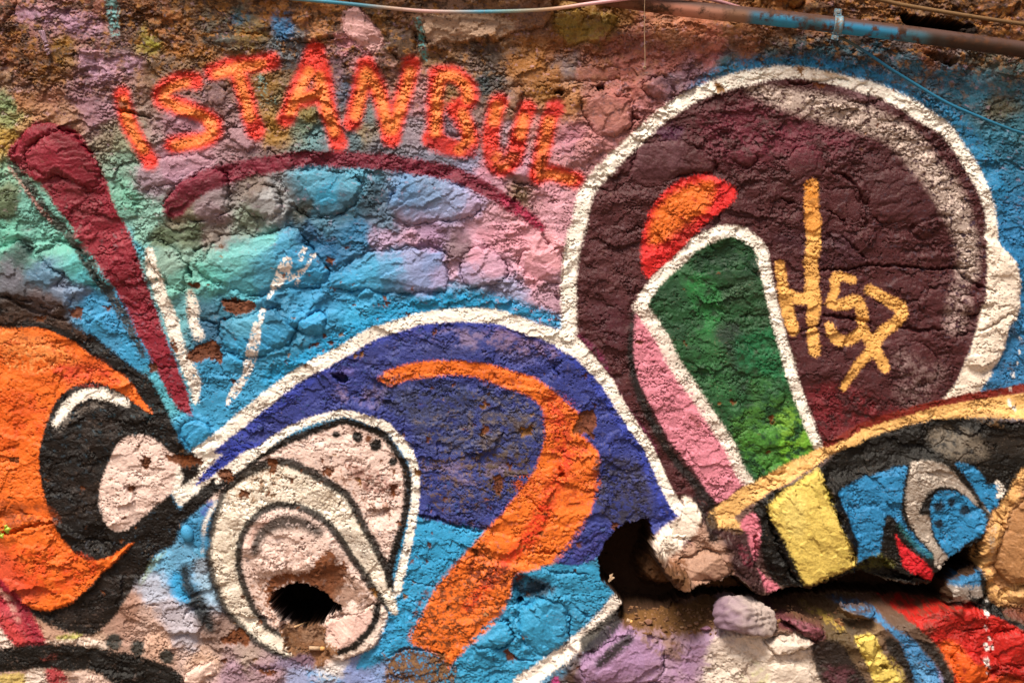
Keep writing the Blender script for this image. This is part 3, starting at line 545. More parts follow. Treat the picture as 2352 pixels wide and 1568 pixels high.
lay('I 600,1035 740,1090 930,1170 965,1230 890,1275 840,1230 700,1180 610,1150', '6c3a40', 4, .92, var=.2)
lay('I 700,1100 930,1180 900,1240 760,1180', 'a86470', 5, .7, brk=.45)
lay('I 880,1280 1050,1260 1150,1400 1260,1600 1000,1600 900,1450', '2c2220', 5, .93, var=.25)
lay('I 950,1430 1150,1450 1180,1600 1000,1600', '6c3e46', 8, .8, brk=.35)
lay('I 1000,1100 1100,1180 1200,1300 1330,1600 1450,1600 1300,1300 1150,1120', '2e2a20', 8, .5, brk=.45)
lay('I 860,1050,6 1000,1130,9 1080,1180,8', 'c0a048', 6, .75, line=True, brk=.42)
lay('I 1160,1240 1220,1215 1290,1220 1350,1330 1420,1440 1520,1620 1340,1620 1240,1400', 'dcc260', 3, var=.1)
lay('I 1400,1350 1480,1440 1560,1620 1540,1620 1430,1480', 'c8b050', 5, .6, brk=.4)
lay('I 1370,1240 1460,1260 1560,1400 1650,1600 1560,1600 1480,1430 1400,1340', '23201c', 4, .92, var=.2)
lay('I 1050,1015 1200,1020 1330,1060 1400,1150 1560,1250 1650,1350 1750,1480 1790,1620 1620,1620 1520,1360 1440,1230 1300,1120 1150,1060', '3a84b8', 4, .9, var=.16, brk=.1)
lay('I 1560,1380 1700,1500 1740,1600 1640,1600', '6caad8', 10, .6)
lay('I 1720,1430 1800,1600 1770,1600', 'b898b0', 6, .7)
lay('I 1580,1260 1680,1280 1760,1370 1840,1500 1880,1620 1790,1620 1740,1450 1650,1340', '2c2622', 4, .92, var=.2)
lay('I 1400,985 1600,1000 1900,1010 1940,950 2160,1090 2351,1200 2600,1300 2600,1700 1890,1700 1840,1480 1760,1340 1680,1240 1580,1150 1480,1070', 'c4241c', 3, var=.16)
lay('I 1640,1150 1720,1160 1700,1220 1650,1200', '7c4030', 6, .8, brk=.35)
lay('I 1740,1300 1830,1260 1900,1320 1960,1400 2060,1420 2080,1500 1980,1568 1890,1600 1840,1480', 'ea6420', 8, .92, brk=.18)
lay('I 2050,1540 2200,1480 2351,1560 2351,1640 2000,1640', 'dc5a20', 8, .85, brk=.3)
lay('I 1940,910 2060,980 2180,1045 2195,1105 2351,1150 2600,1200 2600,1260 2351,1195 2160,1110 1935,985', '1e1c1a', 2.2, var=.15)
lay('I 2190,1070 2351,1040 2600,1060 2600,1200 2351,1150', '7c4030', 4, .8)
for t, r in (('I 2070,1075', 6), ('I 2060,1175', 4), ('I 2085,1250', 4), ('I 2060,1300', 7), ('I 2100,1300', 4), ('I 2055,1395', 8), ('I 2075,1430', 4), ('I 2055,1470', 3), ('I 2080,990', 4), ('F 2280,1020', 5), ('F 2250,1200', 6), ('F 2280,1240', 6), ('F 2320,860', 4), ('F 2310,940', 3), ('F 2260,1110', 4), ('F 2325,760', 3)):
    p = P(t)[0]; lay([[p[0] - .5, p[1] - r * .5, r * .8], [p[0] + .8, p[1] + r * .6, r * .7]], 'e8e4dc', 1.5, .95, line=True, sm=False, brk=.3)
lay('I 1820,880 1900,830 2000,780 2060,800 2040,900 1900,900', '3a80b0', 4, .95)
lay('I 1820,900 1900,880 2040,890 2050,970 1950,960 1940,1010 1810,1000', 'b0a498', 5, .9, brk=.2, sil=.5)
lay('I 2040,820 2090,850 2090,980 2050,950', '1f1e1c', 3)

# ---- bottom left
lay('G -100,1100 100,1310 -100,1330', 'ecd8c8', 4)
lay('G -100,700 0,820 70,890 180,1040 330,1300 120,1305 0,1160 -100,1000', 'bc2c3e', 3, .93, var=.14)
lay('G -60,870,5 60,1010,7 130,1130,5', 'd8a898', 6, .8, line=True, brk=.3)
lay('G 0,1100 120,1180 200,1300 110,1300', 'd84a44', 8, .7)
lay('G 40,880,8 140,1050,9 280,1280,8', '981834', 7, .7, line=True)
lay('G 400,1240 560,1235 500,1270 420,1270', 'bcc050', 6, .9, brk=.2)
lay('G 330,1270 600,1262 740,1300 720,1340 500,1300 330,1300', 'ecdccc', 5, .8, brk=.25)
lay('G -200,1340 0,1330 200,1302 500,1300 750,1340 1000,1390 1180,1460 1270,1540 1290,1640 900,1640 700,1500 500,1490 300,1475 0,1500 -200,1520', '1f1b17', 3.5, var=.25)
lay('G 290,1400 380,1370 370,1420', '8c4038', 4, .7, brk=.4)
for t, r in (('G 785,1285', 18), ('G 950,1332', 16), ('G 1150,1385', 17)):
    p = P(t)[0]; lay([[p[0] - 1, p[1] - 1, r], [p[0] + 1, p[1] + 2, r * .95]], '333834', 3.5, .95, line=True, sm=False, var=.2)
lay('G -200,1510 0,1505 160,1500 200,1600 -200,1640', 'c8b060', 5, .9)
lay('G 180,1490 330,1490 350,1640 200,1640', 'ecdccc', 5, .85, brk=.25)
lay('G 310,1485 430,1490 480,1640 370,1640', 'b83440', 5, .9, brk=.2)
lay('G 500,1500 700,1520 850,1640 480,1640', 'e0c4b4', 5, .85)
lay('G 1270,1500 1450,1410 1500,1490 1300,1640', 'e8c8b8', 5, .85)
# dark spray between swoosh and eye
lay('G 1270,780,10 1270,870,18 1310,950,21 1360,1010,20 1400,1080,18 1450,1180,13', '222a2e', 10, .95, line=True)
lay('G 1210,840,12 1220,930,15 1270,980,12', '36a4dc', 9, .85, line=True)
lay('G 1330,470,14 1290,540,20 1400,600,16', '3c8cb8', 8, .85, line=True)
lay('G 1450,330,6 1400,400,6', '4c58b0', 5, .7, line=True)
lay('G 1100,690 1140,670 1040,800 960,900 1020,760', 'a8c098', 5, .5)
lay('G 1900,1420 2100,1380 2150,1460 1950,1480 1750,1460', '74607c', 6, .7, brk=.35)
lay('G 2120,1480 2340,1520 2351,1568 2150,1568', '5c9cd0', 8, .7, brk=.4)
lay('H -20,1400 60,1420 -10,1480 -120,1470', 'ece4dc', 7, .85)

# ---- chips where old paint has flaked to rusty mortar
chips = ['D 1530,505 1620,490 1740,520 1750,570 1650,600 1560,570', 'D 1295,870 1400,800 1450,770 1520,820 1530,930 1420,905 1350,950', 'D 495,590 540,560 575,580 560,630 505,625', 'D 1170,800 1220,810 1215,860 1180,840', 'D 1040,920 1090,960 1080,1000 1040,990',
         'D 1310,380 1380,400 1370,420 1320,420', 'D 705,560 750,550 740,590', 'D 2250,210 2310,230 2290,260 2260,250', 'D 2140,820 2200,800 2190,830 2130,840', 'D 2260,780 2300,790 2280,810', 'D 2210,740 2240,730 2230,770', 'D 230,620 310,610 270,660', 'D 1590,1050 1620,1060 1610,1100',
         'D 2085,940 2110,950 2090,970', 'E 450,590 480,600 470,620', 'E 280,470 310,480 300,500', 'E 300,520 330,515 325,540', 'E 90,850 110,870 90,890', 'E 640,710 660,740 640,745', 'E 990,1190 1030,1210 1010,1240 985,1220', 'E 950,1230 990,1240 970,1265', 'E 990,1360 1030,1380 1010,1410 970,1420', 'E 1230,1370 1300,1380 1310,1430 1240,1440',
         'E 590,1440 620,1450 600,1480', 'E 1660,1280 1750,1290 1740,1440 1680,1420 1600,1430', 'E 1660,1010 1690,1020 1680,1045', 'E 1720,1210 1745,1220 1740,1240', 'E 120,860 150,880 130,900', 'E 610,1090 635,1090 625,1110', 'G 980,10 1030,30 1020,100 980,90', 'G 1150,0 1380,20 1370,60 1280,80 1180,40', 'G 890,190 925,215 910,265 880,255',
         'G 1490,110 1590,105 1600,160 1540,180', 'G 1830,30 1920,60 1900,130 1850,100', 'G 1660,240 1720,260 1700,300 1650,290', 'G 1980,160 2020,170 2000,195', 'G 2230,90 2290,80 2300,120 2240,140', 'G 1520,1280 1640,1200 1720,1290 1640,1310 1560,1310', 'G 1520,1420 1570,1400 1560,1440', 'G 560,220 580,240 560,265', 'G 65,20 130,25 120,60 80,60', 'G 1780,1480 1900,1490 1860,1520',
         'H 500,90 550,100 540,150 505,140', 'H 1060,150 1110,150 1100,250 1060,250', 'H 1140,60 1180,70 1160,100', 'H 590,600 625,620 600,640', 'H 580,720 610,730 590,745', 'H 420,940 450,960 430,990', 'H 480,880 510,885 495,900', 'H 1870,460 1920,470 1890,520', 'H 110,170 140,200 130,230', 'H 170,180 190,200 180,220', 'H 330,200 390,210 370,280 340,260', 'H 190,900 250,930 230,970',
         'H 1120,1340 1200,1360 1190,1420 1150,1410', 'H 900,650 940,670 930,720 905,700', 'F 325,1180 370,1190 350,1215', 'F 595,1310 635,1320 610,1370', 'C 230,580 280,600 270,640 240,625', 'C 900,570 980,590 940,610', 'C 800,460 830,480 820,530', 'F 0,780 30,790 20,800', 'E 2020,790 2080,790 2050,810']
lay('H 290,1360 340,1410 400,1350 480,1330 600,1380 700,1360 730,1440 800,1480 760,1600 290,1600 330,1480', '6e4828', 3.5, .95, brk=.34, raw=1, ragged=True, var=.35, sm=False)
lay('H 340,1400 720,1400 760,1600 350,1600', '8c6844', 4, .8, brk=.56, raw=1)
lay('H 470,1290,5 480,1200,7 590,1010,5 680,860,5 840,680,5', '3f93bd', 3, .9, line=True, brk=.52)
lay('H 860,1330,6 950,1250,8 1090,1120,7 1160,1000,5', '3f93bd', 3, .9, line=True, brk=.5)
lay('H 1700,430,7 1600,600,9 1480,720,7', '44488a', 5, .85, line=True, brk=.5)
lay('I 650,1030 900,1000 1300,985 1800,1000 1760,1060 1400,1050 1000,1080 700,1090', '5c4028', 5, .85, brk=.48, raw=1)
lay('I 1400,985 1900,1010 1800,1120 1500,1080', '6c3a28', 4, .7, brk=.56, raw=.6)
lay('I 1700,1050 2000,1100 1900,1250 1750,1200', '8c2018', 5, .7, brk=.52)
lay('I 2050,1430 2351,1400 2351,1520 2100,1500', '8a1c14', 5, .7, brk=.5)
for t in chips:
    lay(t, RUST if random.random() < .7 else '9a6a30', 1.4, .95, ragged=True, var=.35, raw=1, chip=1.0, holes=0)
for (x0, y0, x1, y1, n) in ((500, 560, 800, 850, 24), (780, 640, 960, 800, 18), (880, 850, 1250, 1200, 40), (930, 1080, 1300, 1300, 16), (640, 1040, 930, 1250, 34), (240, 1020, 420, 1220, 8), (560, 1060, 720, 1160, 10), (380, 640, 520, 830, 14), (470, 1330, 600, 1540, 14), (1460, 560, 1880, 1090, 10), (0, 760, 320, 1380, 12), (1960, 90, 2340, 420, 10), (940, 1230, 1330, 1540, 26)):
    for _ in range(n):
        x, y, r = random.uniform(x0, x1), random.uniform(y0, y1), random.choice((1.5, 2, 2.4, 3, 4.5))
        pts = [[x + r * random.uniform(.6, 1.5) * math.cos(a), y + r * random.uniform(.6, 1.4) * math.sin(a)] for a in (0, 1.2, 2.5, 3.8, 5.1)]
        lay(pts, random.choice((RUST, '8a5024', '6c4424', 'a07850')), 1.2, .9, ragged=True, var=.3, raw=1, chip=.7, holes=0)

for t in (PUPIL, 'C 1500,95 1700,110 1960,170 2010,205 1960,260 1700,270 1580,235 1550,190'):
    lay(t, '22150d', 3, .96, ragged=True, var=.3, raw=1, holes=0)  # hole interiors painted near-black brown to stand for deep shade

# fine wear everywhere: dust, tiny flecks, uneven coverage
v = 1 + 0.10 * NM + 0.07 * NF + 0.10 * NL
RGB *= v[..., None]
fl = sstep(.36, .5, fbm(GX / 5.5, GY / 4.4, 61, 2)) * sstep(.05, .3, NL + .4 * NM)
blend(np.s_[:, :], fl * .45, hexlin('86705e'), .2)
RGB = np.clip(RGB, 0.006, 0.95)

# ================================================================== RELIEF (metres, towards the viewer)
def field_poly(t, soft, ragged=True, sm=True, pad=None):
    pts = P(t) if isinstance(t, str) else np.asarray(t, float)
    if sm: pts = smooth(pts, True)
    sl = window(pts, (pad or soft) * 1.5 + 20)
    d = sd_poly(RX[sl] if ragged else PX[sl], RY[sl] if ragged else PY[sl], pts)
    return sl, d

H = 0.016 * fbm(GX / 330, GY / 260, 71, 3) + 0.010 * fbm(GX / 110, GY / 85, 75, 3)
rough = np.clip(0.55 + 1.7 * fbm(GX / 95, GY / 75, 79, 3), 0.16, 1.45)
upper = sstep(760, 250, GY + 60 * W0y)
rough = rough * (0.8 + 0.55 * upper)
# smoother where the thick new paint lies
for t, k in (('O 0,750 300,870 300,1400 0,1400', .6), ('O 1320,700 1480,330 1800,170 2150,280 2280,520 2160,920 1880,1030 1560,1180', .85), ('O 240,1000 400,1050 400,1120 300,1210 235,1160', .6)):
    sl, d = field_poly(t, 20); a = sstep(-20, 20, d); rough[sl] = rough[sl] * (1 - a) + rough[sl] * k * a
b1 = billow(GX / 40 + .7 * W2x, GY / 27 + .7 * W2y, 83, 3)
b2 = billow(GX / 17 + .5 * W2x, GY / 10 + .5 * W2y, 87, 2)
b3 = fbm(GX / 8.5, GY / 5.6, 91, 2)
FX = GX + 6 * W2x + 5 * W1x; FY = GY + 6 * W2y + 5 * W1y
fc1 = facet(FX / 31, FY / 19, 301); fc2 = facet(FX / 13, FY / 8.5, 303)
patchy = sstep(-.12, .3, fbm(GX / 85, GY / 70, 305, 3))
# small hanging shelves: a slow swell downwards, then a sharp underside
ph = GY / 15 + 2.6 * fbm(GX / 48, GY / 26, 307, 3) + .35 * W2x
saw = ph - np.floor(ph); shelf = saw * sstep(1.0, .90, saw)
shm = sstep(.02, .3, fbm(GX / 62, GY / 34, 309, 3) + .1 * upper)
fb = facet((FX + 12 * W1x) / 104, (FY + 12 * W1y) / 62, 321); fm_ = facet((FX + 6 * W1x) / 54, (FY + 6 * W1y) / 33, 323)
BRO = 1.15 * (.35 + .65 * sstep(-.2, .3, fbm(GX / 160, GY / 120, 325, 2)) + .25 * upper) * (.0075 * fb + .0052 * fm_)
DET = BRO + rough * (0.0115 * (b1 - .28) + 0.0034 * (b2 - .28) + 0.0015 * b3 + .0034 * fc1 + .0014 * fc2 * (.3 + patchy) + .0062 * shm * (shelf - .4))
# crumbs and a few uneven pits
f1, f2 = worley(GX / 15 + .5 * W1x, GY / 13 + .5 * W1y, 95)
cr = sstep(.18, .5, fbm(GX / 75, GY / 60, 97, 3) + .25 * (upper - .4))
DET += cr * 0.006 * np.clip(.55 - f1, 0, 1) * 1.6
pit = worley(GX / 41 + .4 * W2x, GY / 33 + .4 * W2y, 99)[0] / np.clip(.55 + 1.5 * fbm(GX / 55, GY / 55, 311, 2), .12, 1.2)
DET -= 0.009 * sstep(.17, .07, pit) * sstep(.05, .3, fbm(GX / 90, GY / 80, 101, 2) + .12 * upper)
# long thin cracks from noise
ck = np.abs(fbm(GX / 95 + .25 * W2x, GY / 60 + .25 * W2y, 103, 3))
DET -= 0.007 * sstep(.022, .004, ck) * sstep(0, .25, fbm(GX / 140, GY / 120, 105, 2))
ck2 = np.abs(fbm(GX / 42 + .5 * W2x, GY / 22 + .5 * W2y, 121, 2))
DET -= 0.0075 * sstep(.030, .006, ck2) * sstep(.0, .22, fbm(GX / 75, GY / 60, 123, 2))
ck3 = np.abs(fbm(GX / 19 + .5 * W2x, GY / 11 + .4 * W2y, 125, 2))
DET -= 0.0038 * sstep(.05, .01, ck3) * sstep(.02, .25, fbm(GX / 55, GY / 45, 127, 2))
DET -= 0.0060 * CHIP
H += DET

def bump(t, h, soft):
    sl, d = field_poly(t, soft); H[sl] += h * sstep(-soft, soft, d)
# bulging zones
bump('I 500,345 760,190 930,120 1060,300 1190,640 1160,770 850,900 700,880 560,700', .03, 18)
bump('H 2150,560 I 130,420 330,560 560,940 300,850 0,860 H 2220,800', .05, 16)
bump('O 1900,1120 2080,1060 2352,950 2400,1300 2250,1250 2130,1330 1960,1290', .03, 22)
bump('O 0,1205 130,1195 260,1280 300,1243 190,1370 80,1400 0,1330', .022, 6)
bump('B 1330,1080 1520,1000 1740,950 1760,1040 1690,1110 1520,1150 1380,1120', .015, 8)
bump('O 560,1200 700,1170 770,1240 760,1300 600,1310', .02, 14)
bump('G 860,1010 1250,980 1500,1040 1480,1250 1200,1200 900,1120', .014, 10)
bump('F 2095,100 2290,240 2320,500 2150,960 1960,900 2090,400', .02, 12)
bump('D 250,1450 420,1300 1050,1280 1250,1500 G 1100,300 700,500 400,500', .012, 20)
# lower bulk comes forward under the crack
bump('H 1900,1180 2050,1200 2300,1260 I 250,1200 620,1150 900,1060 1300,1030 1900,1030 2600,1250 2600,1900 -1200,1900 H 1400,1500', .055, 14)
# grooves and joints
def groove(t, r, depth):
    pts = P(t)
    rr = np.full((len(pts), 1), float(r)); rr[0] *= .4; rr[-1] *= .4
    pts = smooth(np.hstack([pts[:, :2], rr]), False)
    sl = window(pts, r * 3 + 16)
    d = sd_line(RX[sl], RY[sl], pts)
    H[sl] -= depth * sstep(-r * .7, r * .8, d) * (.6 + .7 * np.clip(.5 + NM[sl], 0, 1))
for t, r, dp in (('A 0,200 60,120 110,20', 2.5, .012), ('A 1920,260 2050,285 2150,280 2300,262', 3, .016), ('A 770,745 850,770 930,790 1040,805', 4, .025), ('A 620,905 760,890', 2.5, .014), ('A 1540,1130 1575,1300 1600,1440', 3.5, .022), ('A 1850,1020 1920,1085', 4, .02), ('A 415,560 420,820', 1.8, .008),
                 ('B 2005,690 2010,830 1985,890', 3.5, .024), ('B 1160,1205 1240,1240 1320,1285', 3.5, .02), ('B 1100,1240 1160,1330 1250,1300', 4, .016), ('B 700,900 780,940 840,930', 4, .016), ('B 1660,950 1950,940', 3, .012), ('B 1500,1150 1640,1190', 2.2, .01),
                 ('D 1240,220 1300,300 1325,335', 5, .04), ('D 1330,175 1430,130', 5, .035), ('D 1520,510 1650,505 1800,490', 4, .022), ('D 1100,970 1240,975', 3, .014), ('D 530,415 640,395', 2, .01), ('D 1390,640 1500,660', 6, .026), ('D 60,490 200,560 480,640', 5, .02), ('D 440,330 390,390', 2.5, .012),
                 ('E 380,150 500,125 650,140 760,200', 4, .02), ('E 1390,50 1420,110', 5, .03), ('E 1150,260 1180,330 1240,390', 4, .014), ('E 740,180 760,330', 4, .014), ('E 1470,980 1500,1030', 5, .022), ('E 680,1010 720,1020', 3, .012),
                 ('F 820,200 950,212', 2.5, .014), ('F 960,292 1200,272 1500,262 1700,280 1870,292 2020,262', 3, .022), ('F 1880,290 2000,380 2150,440', 3.5, .022), ('F 980,600 1180,625 1290,660', 4, .024), ('F 1480,690 1700,705 1800,700', 4, .02), ('F 1890,750 2080,690 2240,605 2351,665', 3, .016), ('F 730,740 850,690 960,655', 2.5, .014), ('F 540,240 640,232', 2, .01), ('F 590,390 720,350', 2, .01), ('F 780,1190 870,1202', 2, .01), ('F 450,580 440,650', 3, .014), ('F 2230,1340 2351,1330', 5, .022),
                 ('F 1100,60 1240,180 1260,230', 3, .014), ('C 690,1370 740,1400 780,1410', 3.5, .02), ('C 1040,1170 1150,1240 1190,1300', 5, .022), ('C 1190,1300 1250,1400 1270,1560', 3, .014), ('C 220,1110 240,1190', 4, .02), ('C 720,560 780,580 1060,540 1150,540', 3, .018), ('C 1150,700 1250,710 1370,690', 3, .014), ('C 1560,670 1600,720', 4, .02), ('C 990,1460 1080,1480 1130,1560', 5, .02), ('C 2130,720 2240,680 2320,700', 3.5, .014),
                 ('H 1280,280 1400,390', 3, .018), ('H 950,610 1030,700', 3, .018), ('H 1300,690 1400,660 1500,680', 3, .018), ('H 1010,980 1110,992', 2.5, .012), ('H 1140,1130 1190,1225', 4.5, .03), ('H 420,860 640,910', 3, .012), ('H 540,410 780,475 960,520', 3.5, .016), ('H 1420,1070 1415,1100', 1.5, .01), ('H 1610,1060 1700,1120', 4, .016), ('H 1480,800 1700,820', 4, .015), ('H 330,1380 500,1330 720,1380', 3, .014), ('H 1200,1400 1340,1420', 3, .014), ('H 1500,100 1520,150', 6, .022),
                 ('G 0,556 120,512 280,472 375,462', 4, .022), ('G 1270,1130 1330,1050 1480,1060', 3, .016), ('G 1050,1030 1110,1040', 3, .012), ('G 1730,1440 1800,1470 1900,1460', 3, .016), ('G 700,240 830,300', 1.5, .006), ('G 990,180 1010,220', 2, .008),
                 ('I 650,520 720,560', 2.5, .014), ('I 1840,330 1900,470', 2, .008), ('I 900,260 990,330', 3, .014), ('I 500,560 500,760', 6, .03), ('I 1900,1200 2060,1180 2100,1210', 3, .014), ('I 1830,1380 1880,1330', 3, .014), ('I 2080,1480 2351,1520', 4, .02)):
    groove(t, r, dp)
for t, r, dp in (('B 1495,625', 6, .07), ('B 1785,590', 7, .07), ('B 2020,810', 6, .05), ('C 760,100', 4, .03), ('H 1510,135', 6, .03), ('I 1355,1430', 5, .03), ('D 1010,500', 0.1, .0), ('A 1540,620', 4, .02), ('E 1500,480', 4, .02), ('B 860,940', 5, .02), ('C 1850,410', 8, .05)):
    p = P(t)[0]; q = np.array([[p[0] - r * .6, p[1], r * .8], [p[0] + r * .6, p[1], r]])
    sl = window(q, r * 3 + 16); d = sd_line(RX[sl], RY[sl], q); H[sl] -= dp * sstep(-r * .4, r * .5, d)

# ------------------------------------------------------------------ stones and render patches: own meshes bedded in the mortar
# (outline, rise in mm, edge roundness in sheet units, kind)
STONES = [
 ('D 1355,270 1450,170 1530,60 1640,30 1750,55 1880,40 1950,0 2040,0 2120,130 2230,250 2300,370 2200,410 2000,420 1870,460 1700,475 1560,430 1440,370', 30, 26),
 ('D 1525,650 1620,620 1800,600 1900,560 2000,620 2030,720 1960,830 1800,880 1680,900 1560,850 1520,740', 24, 22),
 ('D 2040,640 2200,580 2260,620 2240,720 2120,750 2050,720', 18, 16),
 ('E -100,330 0,250 180,165 330,150 550,150 700,170 735,300 730,440 550,450 300,440 100,440 -60,410', 22, 14),
 ('E 840,180 920,125 1060,150 1120,240 1140,370 1000,400 880,415 835,330', 20, 14),
 ('E 1220,260 1260,170 1400,150 1500,140 1530,240 1510,380 1350,380 1240,330', 18, 16),
 ('A 180,1060 280,960 400,900 500,930 640,1060 700,1200 690,1310 560,1290 400,1200 300,1230 190,1150', 26, 20),
 ('A 60,1040 230,850 370,850 400,900 280,955 180,1050 90,1130', 22, 16),
 ('D 230,170 330,110 480,90 620,250 690,390 540,415 440,330 330,260', 26, 14),
 ('D -60,180 130,100 240,200 440,330 390,400 520,440 480,560 330,540 200,500 -60,470', 26, 20),
 ('A 1110,1420 1250,1260 1500,1150 1570,1220 1555,1350 1600,1440 1450,1520 1200,1530', 28, 20),
 ('A 1620,1420 1780,1260 1900,1300 1960,1450 1880,1520 1720,1480', 34, 16),
 ('O 640,402 735,390 800,394 832,425 815,470 765,498 705,498 655,455', 22, 14),
 ('B 290,1480 350,1370 440,1210 600,1215 700,1245 800,1290 920,1330 960,1400 900,1500 700,1525 400,1545', 24, 18),
 ('B 1650,690 1800,645 1980,680 2003,760 1995,880 1900,930 1750,955 1700,850', 22, 12),
 ('B 2070,600 2210,515 2260,560 2310,650 2200,680 2120,670', 24, 12),
 ('B 1130,620 1180,585 1250,610 1240,700 1190,770 1130,720', 18, 10),
 ('B 20,90 130,60 250,200 300,290 240,355 130,315 10,230', 20, 14),
 ('B 340,190 500,165 510,380 400,420 330,330', 16, 14),
 ('C 300,1085 345,1040 480,1050 515,1090 460,1150 370,1130', 12, 9),
 ('C 690,1110 800,1020 950,1050 1000,1130 960,1230 750,1240', 9, 16),
 ('C 1230,1210 1400,1160 1600,1190 1740,1330 1780,1480 1650,1560 1400,1540 1290,1480', 13, 26),
 ('O 1440,420 1470,330 1560,320 1610,345 1643,375 1640,398 1560,402 1510,440', 14, 18),
 ('C 670,1340 800,1290 1040,1300 1200,1300 1250,1420 1240,1560 1000,1460 800,1400', 7, 18),
 ('I 575,345 630,300 700,230 770,182 925,105 985,285 1045,430 1105,560 1155,650 1170,745 1000,845 850,900 780,860 700,700 600,480', 34, 16),
 ('I 1810,940 1860,860 2000,785 2085,830 2095,960 2030,1010 1900,1005 1815,1010', 40, 14),
 ('H 1225,1180 1240,1050 1350,990 1530,1000 1570,1130 1560,1290 1380,1380 1260,1290', 26, 16),
 ('H 890,1300 1050,1150 1150,1145 1190,1260 1140,1310 1000,1335', 22, 12),
 ('H 1650,1420 1780,1310 1970,1210 2070,1220 2225,1300 2190,1530 2040,1560 1680,1540', 26, 16),
 ('I 540,1250 740,1210 880,1275 720,1340 620,1330', 26, 8),
 ('G 1275,1510 1450,1410 1500,1490 1350,1580 1270,1580', 20, 12),
 ('H -130,1180 0,1105 230,1035 325,1110 250,1290 30,1395 -60,1400 -120,1290', 24, 10),
 ('D 1240,1350 1330,1325 1450,1365 1480,1440 1430,1510 1310,1525 1245,1430', 18, 16),
 ('A 920,1210 1100,1100 1370,1060 1495,1140 1250,1250 980,1300', 10, 14),
 ('H -20,330 0,200 20,100 100,80 90,200 40,330', 1, 8),
 ('E 1930,60 1990,40 2000,100 1940,110', 1, 4),
 ('I 2230,1180 2351,1220 2420,1350 2351,1440 2150,1440 2060,1330 2120,1230', 24, 20),
 ('I 1840,1330 1960,1330 2060,1420 2080,1500 1960,1560 1860,1540', 24, 16),
 ('I 2200,960 2330,900 2420,940 2400,1030 2230,1035', 24, 12),
 ('I 2110,880 2160,900 2185,1000 2140,1020 2100,960', 22, 8),
 ('I 2230,350 2351,250 2450,400 2450,820 2250,880 2140,780 2150,560', 26, 26),
 ('I 2060,490 2130,460 2200,500 2200,570 2120,680 2050,690', 28, 10),
 ('I 0,300 80,340 120,420 140,560 0,560 H 2250,560 2260,450', 26, 14),
 ('I -20,690 120,640 250,660 335,790 220,850 80,860 -20,840 H 2230,790', 34, 14),
 ('I 1080,1040 1240,1040 1305,1070 1280,1110 1150,1100', 18, 10),
 ('I 690,1110 780,1095 930,1170 960,1230 890,1265 780,1190', 26, 10),
 ('I 430,1430 640,1400 830,1440 900,1560 640,1620 440,1600', 13, 20),
 ('I 1180,1250 1280,1225 1330,1330 1320,1400 1240,1360', 18, 10),
 ('D 960,100 1080,90 1200,160 1280,260 1270,420 1180,430 1090,300', 22, 16),
 ('E 1050,430 1180,410 1330,480 1420,560 1200,520', 9, 12),
 ('F 1640,560 1700,420 1830,410 1890,480 1880,560 1740,600', 9, 12),
 ('F 1900,510 1950,455 2030,480 2060,560 2000,620 1930,570', 16, 12),
 ('F 1460,800 1640,790 1760,900 1740,1060 1620,1080 1500,960', 9, 18),
 ('F 480,1400 700,1360 770,1420 700,1500 500,1520 450,1460', 9, 14),
 ('F 600,1120 690,1090 710,1180 650,1260 590,1200', 9, 10),
 ('I 590,90 680,50 740,70 680,120 600,130', 12, 8),
 ('F 90,340 200,290 450,270 560,380 420,400 230,420', 8, 12),
 ('C 1940,-30 2000,60 2060,150 2200,150 2300,60 2351,-60', 20, 12),
 ('C 470,20 540,-20 545,50 500,65', 18, 7),
 ('C 600,-30 700,40 800,60 830,0 780,-60 640,-60', 24, 10),
 ('B 1380,520 1480,470 1750,450 1910,470 1930,530 1800,560 1500,560', 8, 12),
 ('A 1400,260 1560,230 1800,240 1850,290 1700,330 1560,330', 6, 12),
 ('A 1400,600 1480,570 1560,640 1570,740 1450,720', 8, 10),
 ('A 1560,900 1680,880 1760,980 1700,1030 1600,980', 14, 8),
 ('B 1150,1180 1250,1140 1330,1200 1320,1280 1200,1250', 24, 10),
 ('C 230,380 320,360 340,440 240,470', 12, 8),
 ('O 2060,545 2250,540 2252,545 2250,550', 0, 2),
]
PATCHES = [  # old render still clinging on top
 ('B 560,-60 540,60 600,320 720,285 830,310 900,285 1090,280 1200,235 1400,190 1460,90 1440,-60', 34, 4),
 ('B 1450,150 1560,310 1700,290 1800,310 1880,200 1900,120 1700,80 1480,90', 20, 5),
 ('A -60,220 60,120 120,0 120,-60 -60,-60', 12, 4),
 ('A 1960,240 2080,275 2230,275 2380,240 2420,60 2380,-60 2150,-60 2080,100', 18, 4),
 ('A 1080,90 1260,60 1250,200 1180,300 1070,240', 9, 6),
 ('A 520,480 560,350 800,340 1010,380 960,440 800,520 640,560', 9, 8),
 ('B 2180,200 2351,170 2450,260 2400,330 2200,280', 10, 6),
 ('C 1940,190 2100,170 2351,210 2420,330 2300,330 1980,260', 10, 6),
]
STONES = [s for s in STONES if s[1] > 2]

